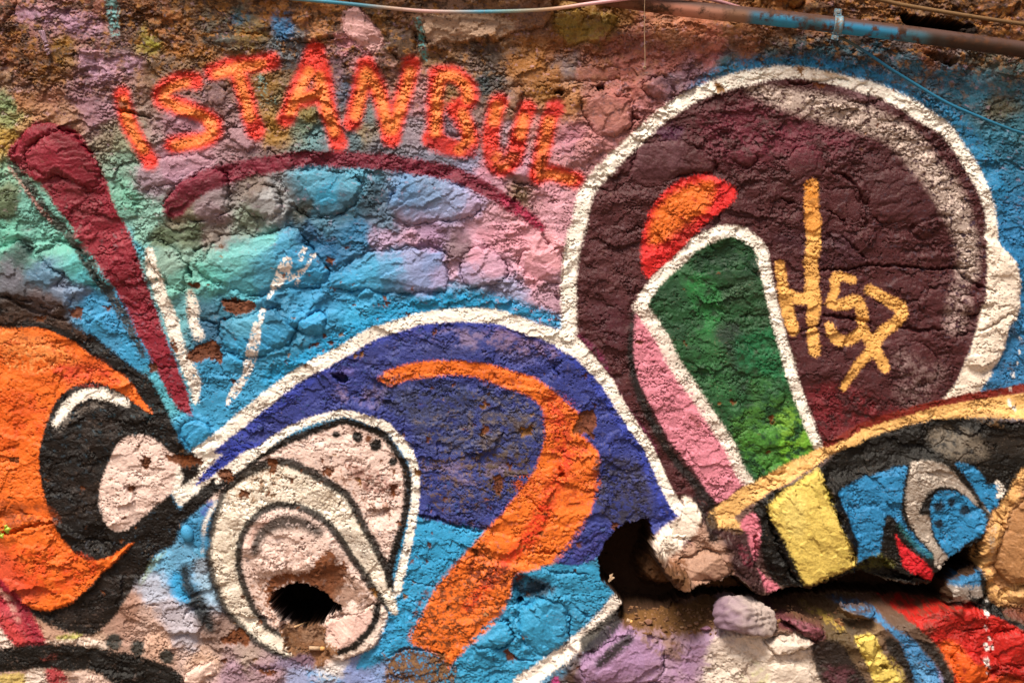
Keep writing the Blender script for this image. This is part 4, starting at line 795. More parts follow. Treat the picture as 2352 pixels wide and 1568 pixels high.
parts = []
covered = np.zeros(GX.shape, bool)
H0 = H.copy()
BASE_M = 0.016 * fbm(GX / 330, GY / 260, 71, 3)
lowH = H0 - DET + .6 * BRO
for kind, lst in (('stone', STONES), ('plaster_patch', PATCHES)):
    for si, (t, rise, rnd) in enumerate(lst):
        pts = P(t)
        sl = window(pts, 34)
        d = sd_poly(GX[sl] + 9 * W1x[sl] + 6 * W2x[sl], GY[sl] + 9 * W1y[sl] + 6 * W2y[sl], pts) + 2.5 * NM[sl]
        gx, gy = GX[sl], GY[sl]
        inside = d > 0
        cx, cy = pts[:, 0].mean(), pts[:, 1].mean()
        ex = max(np.ptp(pts[:, 0]), 20); ey = max(np.ptp(pts[:, 1]), 20)
        rs = np.random.default_rng(500 + si + (0 if kind == 'stone' else 300))
        t01 = np.clip(d / (rnd * .62), 0, 1)
        prof = .45 * sstep(-3, 1, d) + .55 * np.minimum(1, t01 * 1.15)
        base = float(lowH[sl][inside].mean())
        hs = base + (rise / 1000) * prof
        if kind == 'stone':
            # split faces: the lowest of several tilted planes, then broken facets and layering
            fac = np.full(gx.shape, 9., np.float32)
            for _ in range(6):
                a, b = rs.normal(0, 1.1), rs.normal(-.1, 1.0)
                off = rs.uniform(.10, .50)
                fac = np.minimum(fac, off + a * (gx - cx) / ex + b * (gy - cy) / ey)
            hs += np.clip(fac, -1.0, .5) * (rise / 1000) * 1.15 + .20 * rise / 1000
            sx, sy = rs.uniform(36, 70), rs.uniform(14, 26)
            an = rs.uniform(-.9, .9); wx_, wy_ = gx + 5 * W2x[sl] + 7 * W1x[sl], gy + 5 * W2y[sl] + 7 * W1y[sl]
            qx = (wx_ * math.cos(an) + wy_ * math.sin(an)); qy = (-wx_ * math.sin(an) + wy_ * math.cos(an))
            amp = .5 + .5 * min(1, rise / 22)
            hs += amp * (.0046 * facet(qx / sx, qy / (sy * 1.3), 900 + si) + .0011 * facet(qx / (sx * .35), qy / (sy * .45), 950 + si) + .0024 * (billow(qx / sx, qy / sy, 600 + si, 3) - .25) + .0012 * fbm(qx / 9, qy / 5, 700 + si, 2)) + .0008 * b3[sl] - .002 * CHIP[sl]
        else:
            hs += .55 * DET[sl] + (lowH[sl] - base) + .0030 * fbm(gx / 6, gy / 5, 800 + si, 2)
        hs = np.where(d < 0, hs + d * U * 3.2, hs)
        # crevice round it and a bed under it
        crev = (.020 if kind == 'stone' else .004) * np.clip(.45 + 1.8 * NL[sl] + 1.0 * NM[sl], .0, 1.5)
        smear = sstep(-.25, .35, perlin(gx / 38, gy / 34, 1200 + si) + .2 * NM[sl]) * (.75 if rise > 18 else .95)
        H[sl] += -crev * np.exp(-(d / 3.4) ** 2) * (rise / 24) * (1 - .8 * smear) + (rise / 1000) * .75 * smear * np.exp(-(np.maximum(d, -d * .30) / 8) ** 2) - .03 * sstep(6, 16, d)
        keep = d > -9
        parts.append((kind, sl, keep, hs))
        covered[sl] |= d > 19

# ------------------------------------------------------------------ holes and the ledge, cut last
def hole(t, depth, soft, shaded_earth='2a1a10'):
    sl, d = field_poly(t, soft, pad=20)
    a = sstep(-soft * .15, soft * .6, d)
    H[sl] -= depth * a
    if depth > .2:  # deep recesses get an earth brown darkened with painted-in shade
        k = sstep(.004, .03, a)[..., None]; RGB[sl] = RGB[sl] * (1 - k) + hexlin(shaded_earth).astype(np.float32) * k; RAW[sl] = np.maximum(RAW[sl], k[..., 0])
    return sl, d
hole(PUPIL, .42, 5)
hole('G 1930,1150 2240,1150 2220,1260 2250,1350 2150,1450 2040,1380 1960,1290', .05, 9)
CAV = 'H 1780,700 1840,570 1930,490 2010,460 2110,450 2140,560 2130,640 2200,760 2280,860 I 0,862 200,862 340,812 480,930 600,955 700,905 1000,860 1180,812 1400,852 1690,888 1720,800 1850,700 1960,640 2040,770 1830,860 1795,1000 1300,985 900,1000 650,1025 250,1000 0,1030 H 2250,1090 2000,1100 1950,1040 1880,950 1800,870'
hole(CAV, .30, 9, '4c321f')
sl, d = field_poly('H 2150,600 2240,720 2351,790 2351,915 2220,950 2070,880 2090,700 I -10,850 200,870 340,830 480,945 250,970 0,950', 12)
k = (sstep(-6, 10, d) * (.5 + .5 * sstep(-.2, .2, NM[sl])))[..., None]; RGB[sl] = RGB[sl] * (1 - k) + hexlin('6e4a2c').astype(np.float32) * k
bump('H 2150,610 2240,720 2351,790 2351,905 2220,930 2090,860 2100,700', .17, 16)
bump('I -10,850 200,870 340,830 460,940 250,960 0,940', .16, 12)
hole('H 1180,860 1260,830 1400,900 1360,960 1260,1000 1235,1035 1210,1000', .035, 8)
hole('H 1210,985 1265,1000 1235,1035', .08, 4)
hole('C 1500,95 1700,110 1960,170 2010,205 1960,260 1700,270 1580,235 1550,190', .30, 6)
hole('E -65,1005 20,995 60,1040 0,1060', .06, 6)
hole('C 1660,365 1850,380 1850,440 1760,430', .03, 4)
hole('I 1200,730 1360,700 1450,800 1690,850 1400,850 1180,810', .05, 8)
hole('I 1850,690 1960,640 2040,600 2060,760 1840,850', .10, 8)
# the ledge: slopes from the back of the cavity out to the front
sl, d = field_poly('H 1940,1050 2250,1080 I 0,1020 250,995 650,1015 900,990 1300,975 1800,990 1880,1010 1600,1150 1400,1160 1250,1200 1000,1230 700,1180 240,1190 0,1230 H 2250,1270 2050,1220 1970,1180', 10, pad=20)
a = sstep(-8, 6, d)
ytop = np.interp(GX[sl], [1430, 1560, 1650, 1790, 1870, 2000, 2200], [1398, 1392, 1378, 1382, 1374, 1370, 1374])
ybot = np.interp(GX[sl], [1430, 1560, 1650, 1790, 1870, 1980, 2100, 2200], [1440, 1462, 1446, 1436, 1452, 1440, 1422, 1380])
tt = np.clip((GY[sl] - ytop) / np.maximum(ybot - ytop, 4), 0, 1)
ledge = -.20 + .235 * tt ** .8 + .9 * DET[sl] + .008 * NM[sl] + .005 * np.clip(.5 - f1[sl], 0, 1)
H[sl] = H[sl] * (1 - a) + ledge * a

# vertices sag a little: lumps hang, so their undersides catch less light
def to_world(gx, gy, h, det):
    return np.stack([WX(gx), -h, WZ(gy) - .55 * np.clip(det, -.012, .012)], -1)

# ------------------------------------------------------------------ materials
def new_mat(name):
    m = bpy.data.materials.new(name); m.use_nodes = True
    n = m.node_tree.nodes; return m, n, m.node_tree.links, n['Principled BSDF']
def simple(name, hx, rough=.6, metal=0.0, vary=.25, scale=60, bumpd=.002, second=None):
    m, n, L, b = new_mat(name)
    tc = n.new('ShaderNodeTexCoord'); nz = n.new('ShaderNodeTexNoise'); nz.inputs['Scale'].default_value = scale; nz.inputs['Detail'].default_value = 6
    L.new(tc.outputs['Object'], nz.inputs['Vector'])
    cr = n.new('ShaderNodeValToRGB'); c = hexlin(hx); c2 = hexlin(second) if second else c * (1 - vary)
    cr.color_ramp.elements[0].position = .38; cr.color_ramp.elements[1].position = .62
    cr.color_ramp.elements[0].color = (*c2, 1); cr.color_ramp.elements[1].color = (*np.clip(c * (1 + vary * .4), 0, 1), 1)
    L.new(nz.outputs['Fac'], cr.inputs['Fac']); L.new(cr.outputs['Color'], b.inputs['Base Color'])
    b.inputs['Roughness'].default_value = rough; b.inputs['Metallic'].default_value = metal
    bp = n.new('ShaderNodeBump'); bp.inputs['Distance'].default_value = bumpd; bp.inputs['Strength'].default_value = .6
    L.new(nz.outputs['Fac'], bp.inputs['Height']); L.new(bp.outputs['Normal'], b.inputs['Normal'])
    return m

wall_m, n, L, b = new_mat('painted_rubble')
at = n.new('ShaderNodeAttribute'); at.attribute_name = 'paint'
a2 = n.new('ShaderNodeAttribute'); a2.attribute_name = 'finish'
sep = n.new('ShaderNodeSeparateColor'); L.new(a2.outputs['Color'], sep.inputs['Color'])
tc = n.new('ShaderNodeTexCoord')
def noise(scale, detail=5, rough=.6):
    z = n.new('ShaderNodeTexNoise'); z.inputs['Scale'].default_value = scale; z.inputs['Detail'].default_value = detail; z.inputs['Roughness'].default_value = rough
    L.new(tc.outputs['Object'], z.inputs['Vector']); return z
def math_(op, x, y, clamp=False):
    k = n.new('ShaderNodeMath'); k.operation = op; k.use_clamp = clamp
    for i, q in enumerate((x, y)):
        if isinstance(q, (int, float)): k.inputs[i].default_value = q
        else: L.new(q, k.inputs[i])
    return k.outputs[0]
nA = noise(190, 6, .68); nB = noise(620, 3); nC = noise(120, 5)
mr = n.new('ShaderNodeMapRange'); L.new(nA.outputs['Fac'], mr.inputs['Value'])
mr.inputs['From Min'].default_value = .3; mr.inputs['From Max'].default_value = .7; mr.inputs['To Min'].default_value = .88; mr.inputs['To Max'].default_value = 1.11
vm = n.new('ShaderNodeVectorMath'); vm.operation = 'SCALE'
L.new(at.outputs['Color'], vm.inputs[0]); L.new(mr.outputs['Result'], vm.inputs['Scale'])
L.new(vm.outputs[0], b.inputs['Base Color'])
r0 = math_('MULTIPLY_ADD', sep.outputs['Green'], .38); r0.node.inputs[2].default_value = .44
r1 = math_('MULTIPLY_ADD', sep.outputs['Red'], -.12); L.new(r0, r1.node.inputs[2])
r2 = math_('MULTIPLY_ADD', nC.outputs['Fac'], .16); L.new(r1, r2.node.inputs[2])
L.new(math_('SUBTRACT', r2, .08, True), b.inputs['Roughness'])
L.new(math_('MULTIPLY', sep.outputs['Red'], .6), b.inputs['Metallic'])
b.inputs['Specular IOR Level'].default_value = .2
bp1 = n.new('ShaderNodeBump'); bp1.inputs['Distance'].default_value = .0026; bp1.inputs['Strength'].default_value = .9
L.new(nA.outputs['Fac'], bp1.inputs['Height'])
bp2 = n.new('ShaderNodeBump'); bp2.inputs['Distance'].default_value = .0012; bp2.inputs['Strength'].default_value = .6
L.new(nB.outputs['Fac'], bp2.inputs['Height']); L.new(bp1.outputs['Normal'], bp2.inputs['Normal'])
L.new(bp2.outputs['Normal'], b.inputs['Normal'])

def tag(o, label=None, cat=None, group=None, kind=None):
    if label: o['label'] = label
    if cat: o['category'] = cat
    if group: o['group'] = group
    if kind: o['kind'] = kind
    return o
def empty(name, loc):
    o = bpy.data.objects.new(name, None); COL.objects.link(o); o.location = loc; o.empty_display_size = .1
    return o

lum = RGB @ np.array([.2126, .7152, .0722], np.float32)
RGB = np.clip(lum[..., None] + 1.0 * (RGB - lum[..., None]), .004, .95)
RGB = 1.0 * RGB * (np.maximum(lum, .004) ** .13)[..., None]
KCAL = np.array([0.80, 0.80, 0.83], np.float32)      # picture tone -> paint reflectance
def grid_mesh(name, co, facemask, sl, mat, parent, extra=None):
    """co: (h,w,3); facemask: (h-1,w-1) bool"""
    h, w = co.shape[:2]
    fj, fi = np.nonzero(facemask)
    idx = np.stack([fj * w + fi, (fj + 1) * w + fi, (fj + 1) * w + fi + 1, fj * w + fi + 1], -1)
    used, inv = np.unique(idx, return_inverse=True); idx = inv.reshape(-1, 4)
    V = co.reshape(-1, 3)[used]
    rgb = (RGB[sl] * KCAL).reshape(-1, 3)[used]; si = SIL[sl].reshape(-1)[used]; ra = RAW[sl].reshape(-1)[used]
    if extra is not None:
        ev, ef, ec = extra; off = len(V)
        V = np.vstack([V, ev]); idx_extra = ef + off
        rgb = np.vstack([rgb, ec]); si = np.concatenate([si, np.zeros(len(ev))]); ra = np.concatenate([ra, np.ones(len(ev))])
        idx = np.vstack([idx, idx_extra])
    me = bpy.data.meshes.new(name)
    me.vertices.add(len(V)); me.vertices.foreach_set('co', np.ascontiguousarray(V, np.float32).ravel())
    me.loops.add(idx.size); me.loops.foreach_set('vertex_index', idx.astype(np.int32).ravel())
    me.polygons.add(len(idx)); me.polygons.foreach_set('loop_start', np.arange(0, idx.size, 4, dtype=np.int32))
    me.update(calc_edges=True)
    me.polygons.foreach_set('use_smooth', np.ones(len(idx), bool))
    c = me.color_attributes.new('paint', 'FLOAT_COLOR', 'POINT')
    c.data.foreach_set('color', np.column_stack([rgb, np.ones(len(V))]).astype(np.float32).ravel())
    c = me.color_attributes.new('finish', 'FLOAT_COLOR', 'POINT')
    c.data.foreach_set('color', np.column_stack([si, ra, np.zeros(len(V)), np.ones(len(V))]).astype(np.float32).ravel())
    me.materials.append(mat)
    o = bpy.data.objects.new(name, me); COL.objects.link(o)
    if parent is not None:
        o.parent = parent; o.matrix_parent_inverse = Matrix.Translation(-parent.location)
    return o

# ------------------------------------------------------------------ ground
def plane_mesh(name, x0, x1, y0, y1, z, mat):
    me = bpy.data.meshes.new(name); me.from_pydata([(x0, y0, z), (x1, y0, z), (x1, y1, z), (x0, y1, z)], [], [(0, 1, 2, 3)])
    me.materials.append(mat); o = bpy.data.objects.new(name, me); COL.objects.link(o); return o
tag(plane_mesh('ground', -60, 60, -60, 60, -.004, simple('trodden_ground', '8a7460', .9, scale=3)), kind='structure')

# ------------------------------------------------------------------ the wall
wall = tag(empty('graffiti_wall', (0, 0.3, 0)), 'old rubble stone wall covered in sprayed letters, an eye and bright cartoon shapes', 'wall', kind='thing')
co = to_world(GX, GY, H, DET)
fm = ~(covered[:-1, :-1] & covered[1:, :-1] & covered[:-1, 1:] & covered[1:, 1:])
# sides and back of the wall
BACK = .62
border = np.concatenate([co[0, :], co[1:, -1], co[-1, -2::-1], co[-2:0:-1, 0]])
nb = len(border); bk = border.copy(); bk[:, 1] = BACK
ev = np.vstack([border, bk]); i = np.arange(nb)
ef = np.stack([i, (i + 1) % nb, nb + (i + 1) % nb, nb + i], -1)
x0, x1 = WX(ax[0]), WX(ax[-1]); z0, z1 = WZ(ay[-1]), WZ(ay[0])
ev = np.vstack([ev, [[x0, BACK, z0], [x1, BACK, z0], [x1, BACK, z1], [x0, BACK, z1]]])
ef = np.vstack([ef, [[2 * nb + 1, 2 * nb, 2 * nb + 3, 2 * nb + 2]]])
ec = np.tile(hexlin('7a6450').astype(np.float32), (len(ev), 1))
grid_mesh('mortar', co, fm, np.s_[:, :], wall_m, wall, (ev, ef, ec))
for kind, sl, keep, hs in parts:
    c = to_world(GX[sl], GY[sl], hs, np.zeros_like(hs))
    f = keep[:-1, :-1] & keep[1:, :-1] & keep[:-1, 1:] & keep[1:, 1:]
    grid_mesh(kind, c, f, sl, wall_m, wall)

# smooth oval pebble stuck in the wall, sprayed blue
bm = bmesh.new(); bmesh.ops.create_icosphere(bm, subdivisions=4, radius=1, matrix=Matrix.Translation((WX(430.5), -float(H[np.searchsorted(ay, 1224), np.searchsorted(ax, 430)]) - .004, WZ(1224))) @ Matrix.Rotation(-.35, 4, 'Y') @ Matrix.Diagonal((14 * U, .020, 20 * U, 1)))
cl_ = bm.verts.layers.float_color.new('paint')
for v_ in bm.verts: v_[cl_] = (*(hexlin('4094c4') * .85), 1)
me = bpy.data.meshes.new('pebble'); bm.to_mesh(me); bm.free()
for f_ in me.polygons: f_.use_smooth = True
me.materials.append(wall_m); o = bpy.data.objects.new('pebble', me); COL.objects.link(o); o.parent = wall; o.matrix_parent_inverse = Matrix.Translation(-wall.location)
o['label'] = 'smooth oval blue pebble set in the wall'

def Hat(x, y):
    j = int(np.clip(np.searchsorted(ay, y), 0, NY - 1)); i = int(np.clip(np.searchsorted(ax, x), 0, NX - 1))
    return float(H[j, i])

# ------------------------------------------------------------------ tubes
def tube(name, pts, rad, mat, parent=None, sides=10, sm=6, colorf=None, caps=True):
    """pts: (x sheet, y sheet, depth metres towards viewer)"""
    p = smooth(np.array(pts, float), False, sm)
    W = [Vector((WX(a), -c, WZ(b_))) for a, b_, c in p]
    bm = bmesh.new(); rings = []
    cl = bm.verts.layers.float_color.new('paint') if colorf else None
    prevu = None
    for k, w in enumerate(W):
        tdir = (W[min(k + 1, len(W) - 1)] - W[max(k - 1, 0)]).normalized()
        u = (prevu - tdir * prevu.dot(tdir)).normalized() if prevu is not None else tdir.orthogonal().normalized()
        prevu = u; v = tdir.cross(u)
        ring = []
        for s in range(sides):
            an = 2 * math.pi * s / sides
            nrm = u * math.cos(an) + v * math.sin(an)
            q = bm.verts.new(w + nrm * rad)
            if cl: q[cl] = (*colorf(p[k][0], nrm), 1)
            ring.append(q)
        rings.append(ring)
    for r_, s_ in zip(rings[:-1], rings[1:]):
        for k in range(sides): bm.faces.new((r_[k], r_[(k + 1) % sides], s_[(k + 1) % sides], s_[k]))
    if caps: bm.faces.new(rings[0][::-1]); bm.faces.new(rings[-1])
    bmesh.ops.recalc_face_normals(bm, faces=bm.faces)
    me = bpy.data.meshes.new(name); bm.to_mesh(me); bm.free()
    for f in me.polygons: f.use_smooth = True
    me.materials.append(mat); o = bpy.data.objects.new(name, me); COL.objects.link(o)
    if parent is not None: o.parent = parent; o.matrix_parent_inverse = Matrix.Translation(-parent.location)
    return o
def link_mesh(name, bm, mat, parent=None, flat=False):
    bmesh.ops.recalc_face_normals(bm, faces=bm.faces)
    me = bpy.data.meshes.new(name); bm.to_mesh(me); bm.free()
    for f in me.polygons: f.use_smooth = not flat
    me.materials.append(mat); o = bpy.data.objects.new(name, me); COL.objects.link(o)
    if parent is not None: o.parent = parent; o.matrix_parent_inverse = Matrix.Translation(-parent.location)
    return o

def tube_mat(name, rustiness, rough=.55, rust='5c3a24', rust2='8a5a34', scale=30):
    m, n, L, b = new_mat(name)
    at = n.new('ShaderNodeAttribute'); at.attribute_name = 'paint'
    tc = n.new('ShaderNodeTexCoord')
    z1 = n.new('ShaderNodeTexNoise'); z1.inputs['Scale'].default_value = scale; z1.inputs['Detail'].default_value = 8; z1.inputs['Roughness'].default_value = .7
    z2 = n.new('ShaderNodeTexNoise'); z2.inputs['Scale'].default_value = scale * 3; z2.inputs['Detail'].default_value = 5
    L.new(tc.outputs['Object'], z1.inputs['Vector']); L.new(tc.outputs['Object'], z2.inputs['Vector'])
    rr = n.new('ShaderNodeValToRGB'); rr.color_ramp.elements[0].color = (*hexlin(rust), 1); rr.color_ramp.elements[1].color = (*hexlin(rust2), 1)
    rr.color_ramp.elements[0].position = .35; rr.color_ramp.elements[1].position = .65
    L.new(z2.outputs['Fac'], rr.inputs['Fac'])
    th = n.new('ShaderNodeValToRGB'); th.color_ramp.elements[0].position = 1 - rustiness - .04; th.color_ramp.elements[1].position = 1 - rustiness + .06
    L.new(z1.outputs['Fac'], th.inputs['Fac'])
    mx = n.new('ShaderNodeMix'); mx.data_type = 'RGBA'
    L.new(th.outputs['Color'], mx.inputs['Factor']); L.new(at.outputs['Color'], mx.inputs['A']); L.new(rr.outputs['Color'], mx.inputs['B'])
    L.new(mx.outputs['Result'], b.inputs['Base Color']); b.inputs['Roughness'].default_value = rough; b.inputs['Specular IOR Level'].default_value = .2
    bp = n.new('ShaderNodeBump'); bp.inputs['Distance'].default_value = .002; bp.inputs['Strength'].default_value = .5
    L.new(z1.outputs['Fac'], bp.inputs['Height']); L.new(bp.outputs['Normal'], b.inputs['Normal'])
    return m

def ramp(x, stops):
    xs = [s[0] for s in stops]; cs = np.array([hexlin(s[1]) for s in stops])
    return [float(np.interp(x, xs, cs[:, k])) for k in range(3)]

# pipe
pipe = tag(empty('rusty_pipe', (WX(1901), -.085, WZ(67))), 'thick rusty pipe with blue and pink overspray running down to the top right corner', 'pipe')
pst = [(1000, '583c30'), (1480, '64402f'), (1560, 'a8705e'), (1620, 'a47462'), (1690, '80604c'), (1730, '3a6c84'), (1790, '2e84ac'), (1850, '32545f'), (1905, '2a7ca4'), (2010, '2a7ea8'), (2070, '3a6c80'), (2110, '3c4c50'), (2145, '34271f'), (2352, '352419')]
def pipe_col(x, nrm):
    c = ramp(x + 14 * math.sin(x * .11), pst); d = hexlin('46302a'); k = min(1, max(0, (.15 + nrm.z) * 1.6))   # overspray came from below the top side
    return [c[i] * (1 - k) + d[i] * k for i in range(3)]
PIPE = [(300, -122, .085), (700, -78, .085), (1100, -30, .085), (1400, 9, .085), (1568, 32, .085), (1735, 49, .085), (1901, 68, .085), (2135, 97, .085), (2352, 127, .085), (2700, 175, .085)]
tube('pipe', PIPE, .032, tube_mat('rusted_painted_iron', .47, .62, '2c1c14', '50301c', 14), pipe, 28, 24, pipe_col)
# clamp: two-part saddle ring with ears and screws
steel_blue = simple('overpainted_steel', '467a90', .55, .1, vary=.35, scale=120, second='6c5644')
screw_m = simple('dusty_zinc', '8a9090', .5, .4, vary=.4, scale=300)
pc = np.array([1912, 69.5]); axis_dir = Vector((1, 0, -.125)).normalized(); up = Vector((.125, 0, 1)).normalized(); out = Vector((0, -1, 0))
ctr = Vector((WX(pc[0]), -.085, WZ(pc[1])))
clamp = empty('pipe_clamp', ctr); clamp.parent = pipe; clamp.matrix_parent_inverse = Matrix.Translation(-pipe.location)
bm = bmesh.new()
prof = [(-.017, .0335), (-.017, .0375), (-.013, .0385), (-.010, .0365), (.004, .0365), (.007, .0385), (.013, .0385), (.017, .0375), (.017, .0335)]
ns = 30; rings = []
for k in range(ns):
    an = 2 * math.pi * k / ns; nrm = out * math.cos(an) + up * math.sin(an)
    rings.append([bm.verts.new(ctr + axis_dir * a + nrm * r) for a, r in prof])
for k in range(ns):
    a_, b_ = rings[k], rings[(k + 1) % ns]
    for q in range(len(prof) - 1): bm.faces.new((a_[q], a_[q + 1], b_[q + 1], b_[q]))
def box(bm, c, dx, dy, dz, ex, ey, ez, bev=0):
    M = Matrix((ex, ey, ez)).transposed().to_4x4(); M.translation = c
    r = bmesh.ops.create_cube(bm, size=1, matrix=M @ Matrix.Diagonal((dx, dy, dz, 1)))
    if bev:
        ed = list({e for v in r['verts'] for e in v.link_edges}); bmesh.ops.bevel(bm, geom=ed, offset=bev, segments=2, affect='EDGES')
o = link_mesh('band', bm, steel_blue); o.parent = clamp; o.matrix_parent_inverse = Matrix.Translation(-ctr)
for s in (1, -1):
    bm = bmesh.new(); c = ctr + up * (.047 * s) + axis_dir * (-.006) + out * .012
    box(bm, c, .030, .005, .030, axis_dir, out, up, .0015)
    box(bm, c + up * (-.011 * s) - out * .0, .030, .012, .006, axis_dir, out, up, .001)
    o = link_mesh('clamp_ear', bm, steel_blue, flat=True); o.parent = clamp; o.matrix_parent_inverse = Matrix.Translation(-ctr)
    bm = bmesh.new(); c2 = c + up * (.003 * s) + out * .0045
    M = Matrix((axis_dir, up, out)).transposed().to_4x4(); M.translation = c2
    bmesh.ops.create_cone(bm, cap_ends=True, segments=14, radius1=.0085, radius2=.006, depth=.005, matrix=M)
    box(bm, c2 + out * .0026, .009, .001, .0018, axis_dir, out, up); box(bm, c2 + out * .0027, .0018, .001, .009, axis_dir, out, up)
    o = link_mesh('screw', bm, screw_m, flat=True); o.parent = clamp; o.matrix_parent_inverse = Matrix.Translation(-ctr)
# wall plug behind the clamp
bm = bmesh.new(); box(bm, ctr + Vector((0, .06, 0)), .012, .1, .012, axis_dir, Vector((0, 1, 0)), up); o = link_mesh('standoff', bm, screw_m, flat=True); o.parent = clamp; o.matrix_parent_inverse = Matrix.Translation(-ctr)

# cables
cst = [(500, '6c8c90'), (640, '789090'), (760, '3c86a4'), (840, '4c7e90'), (900, 'a89080'), (980, 'c09a98'), (1040, 'a89a94'), (1110, '4a90ac'), (1170, '7a9490'), (1260, 'b09074'), (1360, 'c89aa0'), (1460, 'cc98a4'), (1560, 'bc8894'), (1720, '9a7070')]
cab = tube('sprayed_cable', [(300, -60, .03), (500, -18, .035), (640, 0, .045), (784, 14, .05), (884, 25, .055), (984, 34, .058), (1117, 36, .065), (1251, 33, .08), (1351, 24, .11), (1451, 13, .128), (1510, 6, .128), (1564, 3.5, .12), (1635, 13, .085), (1701, 27, .05), (1760, 45, .03), (1840, 52, .02)], .0072, tube_mat('cable_sheath', .36, .5, '7a6450', '9a8468', 40), None, 12, 12, lambda x, n_: ramp(x, cst))
tag(cab, 'thin sagging cable sprayed in pink and blue stretches along the top edge', 'cable')
bst = [(1900, '4a4034'), (1960, '40504e'), (1985, '205a7a'), (2100, '20607e'), (2200, '206080'), (2352, '245e76')]
cab2 = tube('drooping_cable', [(1905, 92, .045), (1930, 96, .05), (1985, 127, .045), (2035, 160, .04), (2101, 200, .035), (2168, 240, .04), (2234, 270, .045), (2301, 297, .045), (2352, 313, .045), (2600, 380, .05)], .0062, tube_mat('blue_sheath', .30, .5, '4a5a5c', '6a6458', 40), None, 10, 10, lambda x, n_: ramp(x, bst))
tag(cab2, 'blue painted cable drooping from the pipe clamp to the right edge', 'cable')
rst = [(1900, '64492e'), (2150, '6c5236'), (2352, '644a30')]
cab3 = tube('brown_cable', [(1700, -30, .04), (1968, 0, .05), (2068, 20, .055), (2168, 37, .055), (2268, 52, .05), (2345, 62, .045), (2500, 80, .045), (2800, 120, .04)], .0085, tube_mat('brown_sheath', .42, .8, '4a3622', '7c6240', 40), None, 10, 10, lambda x, n_: ramp(x, rst))
tag(cab3, 'brown dusty cable crossing the dark hole in the top right corner', 'cable')
strm = simple('frayed_string', 'a08468', .9)
string = tube('hanging_string', [(1474, 9, .136), (1474, 40, .12), (1475, 90, .1), (1477, 140, .085), (1477, 162, .08)], .0016, strm, None, 6, 5)
tag(string, 'thin brown string hanging straight down from the pink cable', 'string')
tube('knot', [(1474, 162, .082), (1479, 166, .078), (1476, 168, .082), (1473, 164, .086), (1479, 163, .084)], .0022, strm, string, 6, 4)

# twisted wire tie, painted over in lilac
tiem = simple('lilac_painted_wire', '94788a', .6, vary=.4, scale=90, second='6c5458')
tie = tag(empty('wire_tie', (WX(108), -.04, WZ(100))), 'short twisted wire tie painted lilac sticking out of the upper left wall', 'wire')
hb = Hat(110, 100) + .012
def at_(t): return [tuple(q) for q in P(t)]
for k, t in enumerate(('A 292,228 305,262 320,300', 'A 306,226 318,262 328,300', 'A 320,226 330,260 338,300')):
    tube('wire_end', [(q[0], q[1], hb + .022 - .004 * i_) for i_, q in enumerate(at_(t))], .0042, tiem, tie, 8, 4)
tw = []
for k in range(22):
    an = k * .9; tw.append((110 + 3.4 * math.cos(an) + k * .22, 99 + k * 1.25, hb + .010 + .006 * math.sin(an)))
tube('twist', tw, .0045, tiem, tie, 8, 2)
tube('wire_end', [(114, 120, hb + .01), (118, 126, hb + .012), (112, 128, hb + .004)], .004, tiem, tie, 8, 4)

# ------------------------------------------------------------------ loose things on the ledge
def rock(name, cx, cy, depth, rx, ry, rd, seed, col, label, cat, group=None, subd=4):
    """a broken stone; col(nx,nz) gives its paint"""
    rs = np.random.default_rng(seed)
    bm = bmesh.new(); bmesh.ops.create_icosphere(bm, subdivisions=subd, radius=1)
    cl = bm.verts.layers.float_color.new('paint'); fl_ = bm.verts.layers.float_color.new('finish')
    pl = [(Vector(rs.normal(0, 1, 3)).normalized(), rs.uniform(.50, .84)) for _ in range(13)]
    c0 = Vector((WX(cx), -depth, WZ(cy)))
    vs = np.array([v.co[:] for v in bm.verts])
    nn = fbm(vs[:, 0] * 4 + vs[:, 1], vs[:, 2] * 5 + vs[:, 1] * 2, seed, 5, .66)
    for v, nz in zip(bm.verts, nn):
        r = 1.0
        for p_, o_ in pl:
            dd = v.co.dot(p_)
            if dd > o_: r = min(r, o_ / dd)
        q = v.co * (r + .16 * nz)
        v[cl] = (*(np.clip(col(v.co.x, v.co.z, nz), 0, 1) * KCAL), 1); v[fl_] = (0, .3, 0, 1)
        v.co = Vector((q.x * rx * U, q.y * rd * U, q.z * ry * U))
    o = link_mesh(name, bm, wall_m); o.location = c0
    return tag(o, label, cat, group)
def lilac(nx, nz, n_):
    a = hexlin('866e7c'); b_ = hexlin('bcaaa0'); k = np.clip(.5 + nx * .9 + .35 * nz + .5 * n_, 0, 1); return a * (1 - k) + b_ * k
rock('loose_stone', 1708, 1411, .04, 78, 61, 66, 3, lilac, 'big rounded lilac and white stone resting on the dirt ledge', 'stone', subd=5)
earth = lambda h: (lambda nx, nz, n_: hexlin(h) * (1 + .5 * n_))
pebs = [(1620, 1440, 17, 6, 'a4768e', 'flat mauve pebble lying left of the lilac stone on the ledge'), (1601, 1432, 8, 5, '9a7458', None), (1585, 1436, 7, 5, '946c4c', None), (1566, 1441, 6, 4, 'a07c5c', None), (1612, 1425, 6, 4, '8a6444', None), (1632, 1428, 5, 4, 'a88460', None), (1594, 1444, 5, 4, '84603e', None), (1575, 1428, 5, 3, '9a7854', None), (1489, 1428, 11, 8, '8c6450', None), (1506, 1424, 6, 4, '805a3c', None)]
for k, (x, y, rx, ry, c, lb) in enumerate(pebs):
    dep = Hat(x, y + ry * .8) + .004
    rock('pebble', x, y, dep, rx, ry, max(rx, ry) * .9, 40 + k, earth(c), lb or 'small brown pebble in the dirt of the ledge left of the lilac stone', 'pebble', None if lb else 'pebbles on the dirt ledge', subd=3)

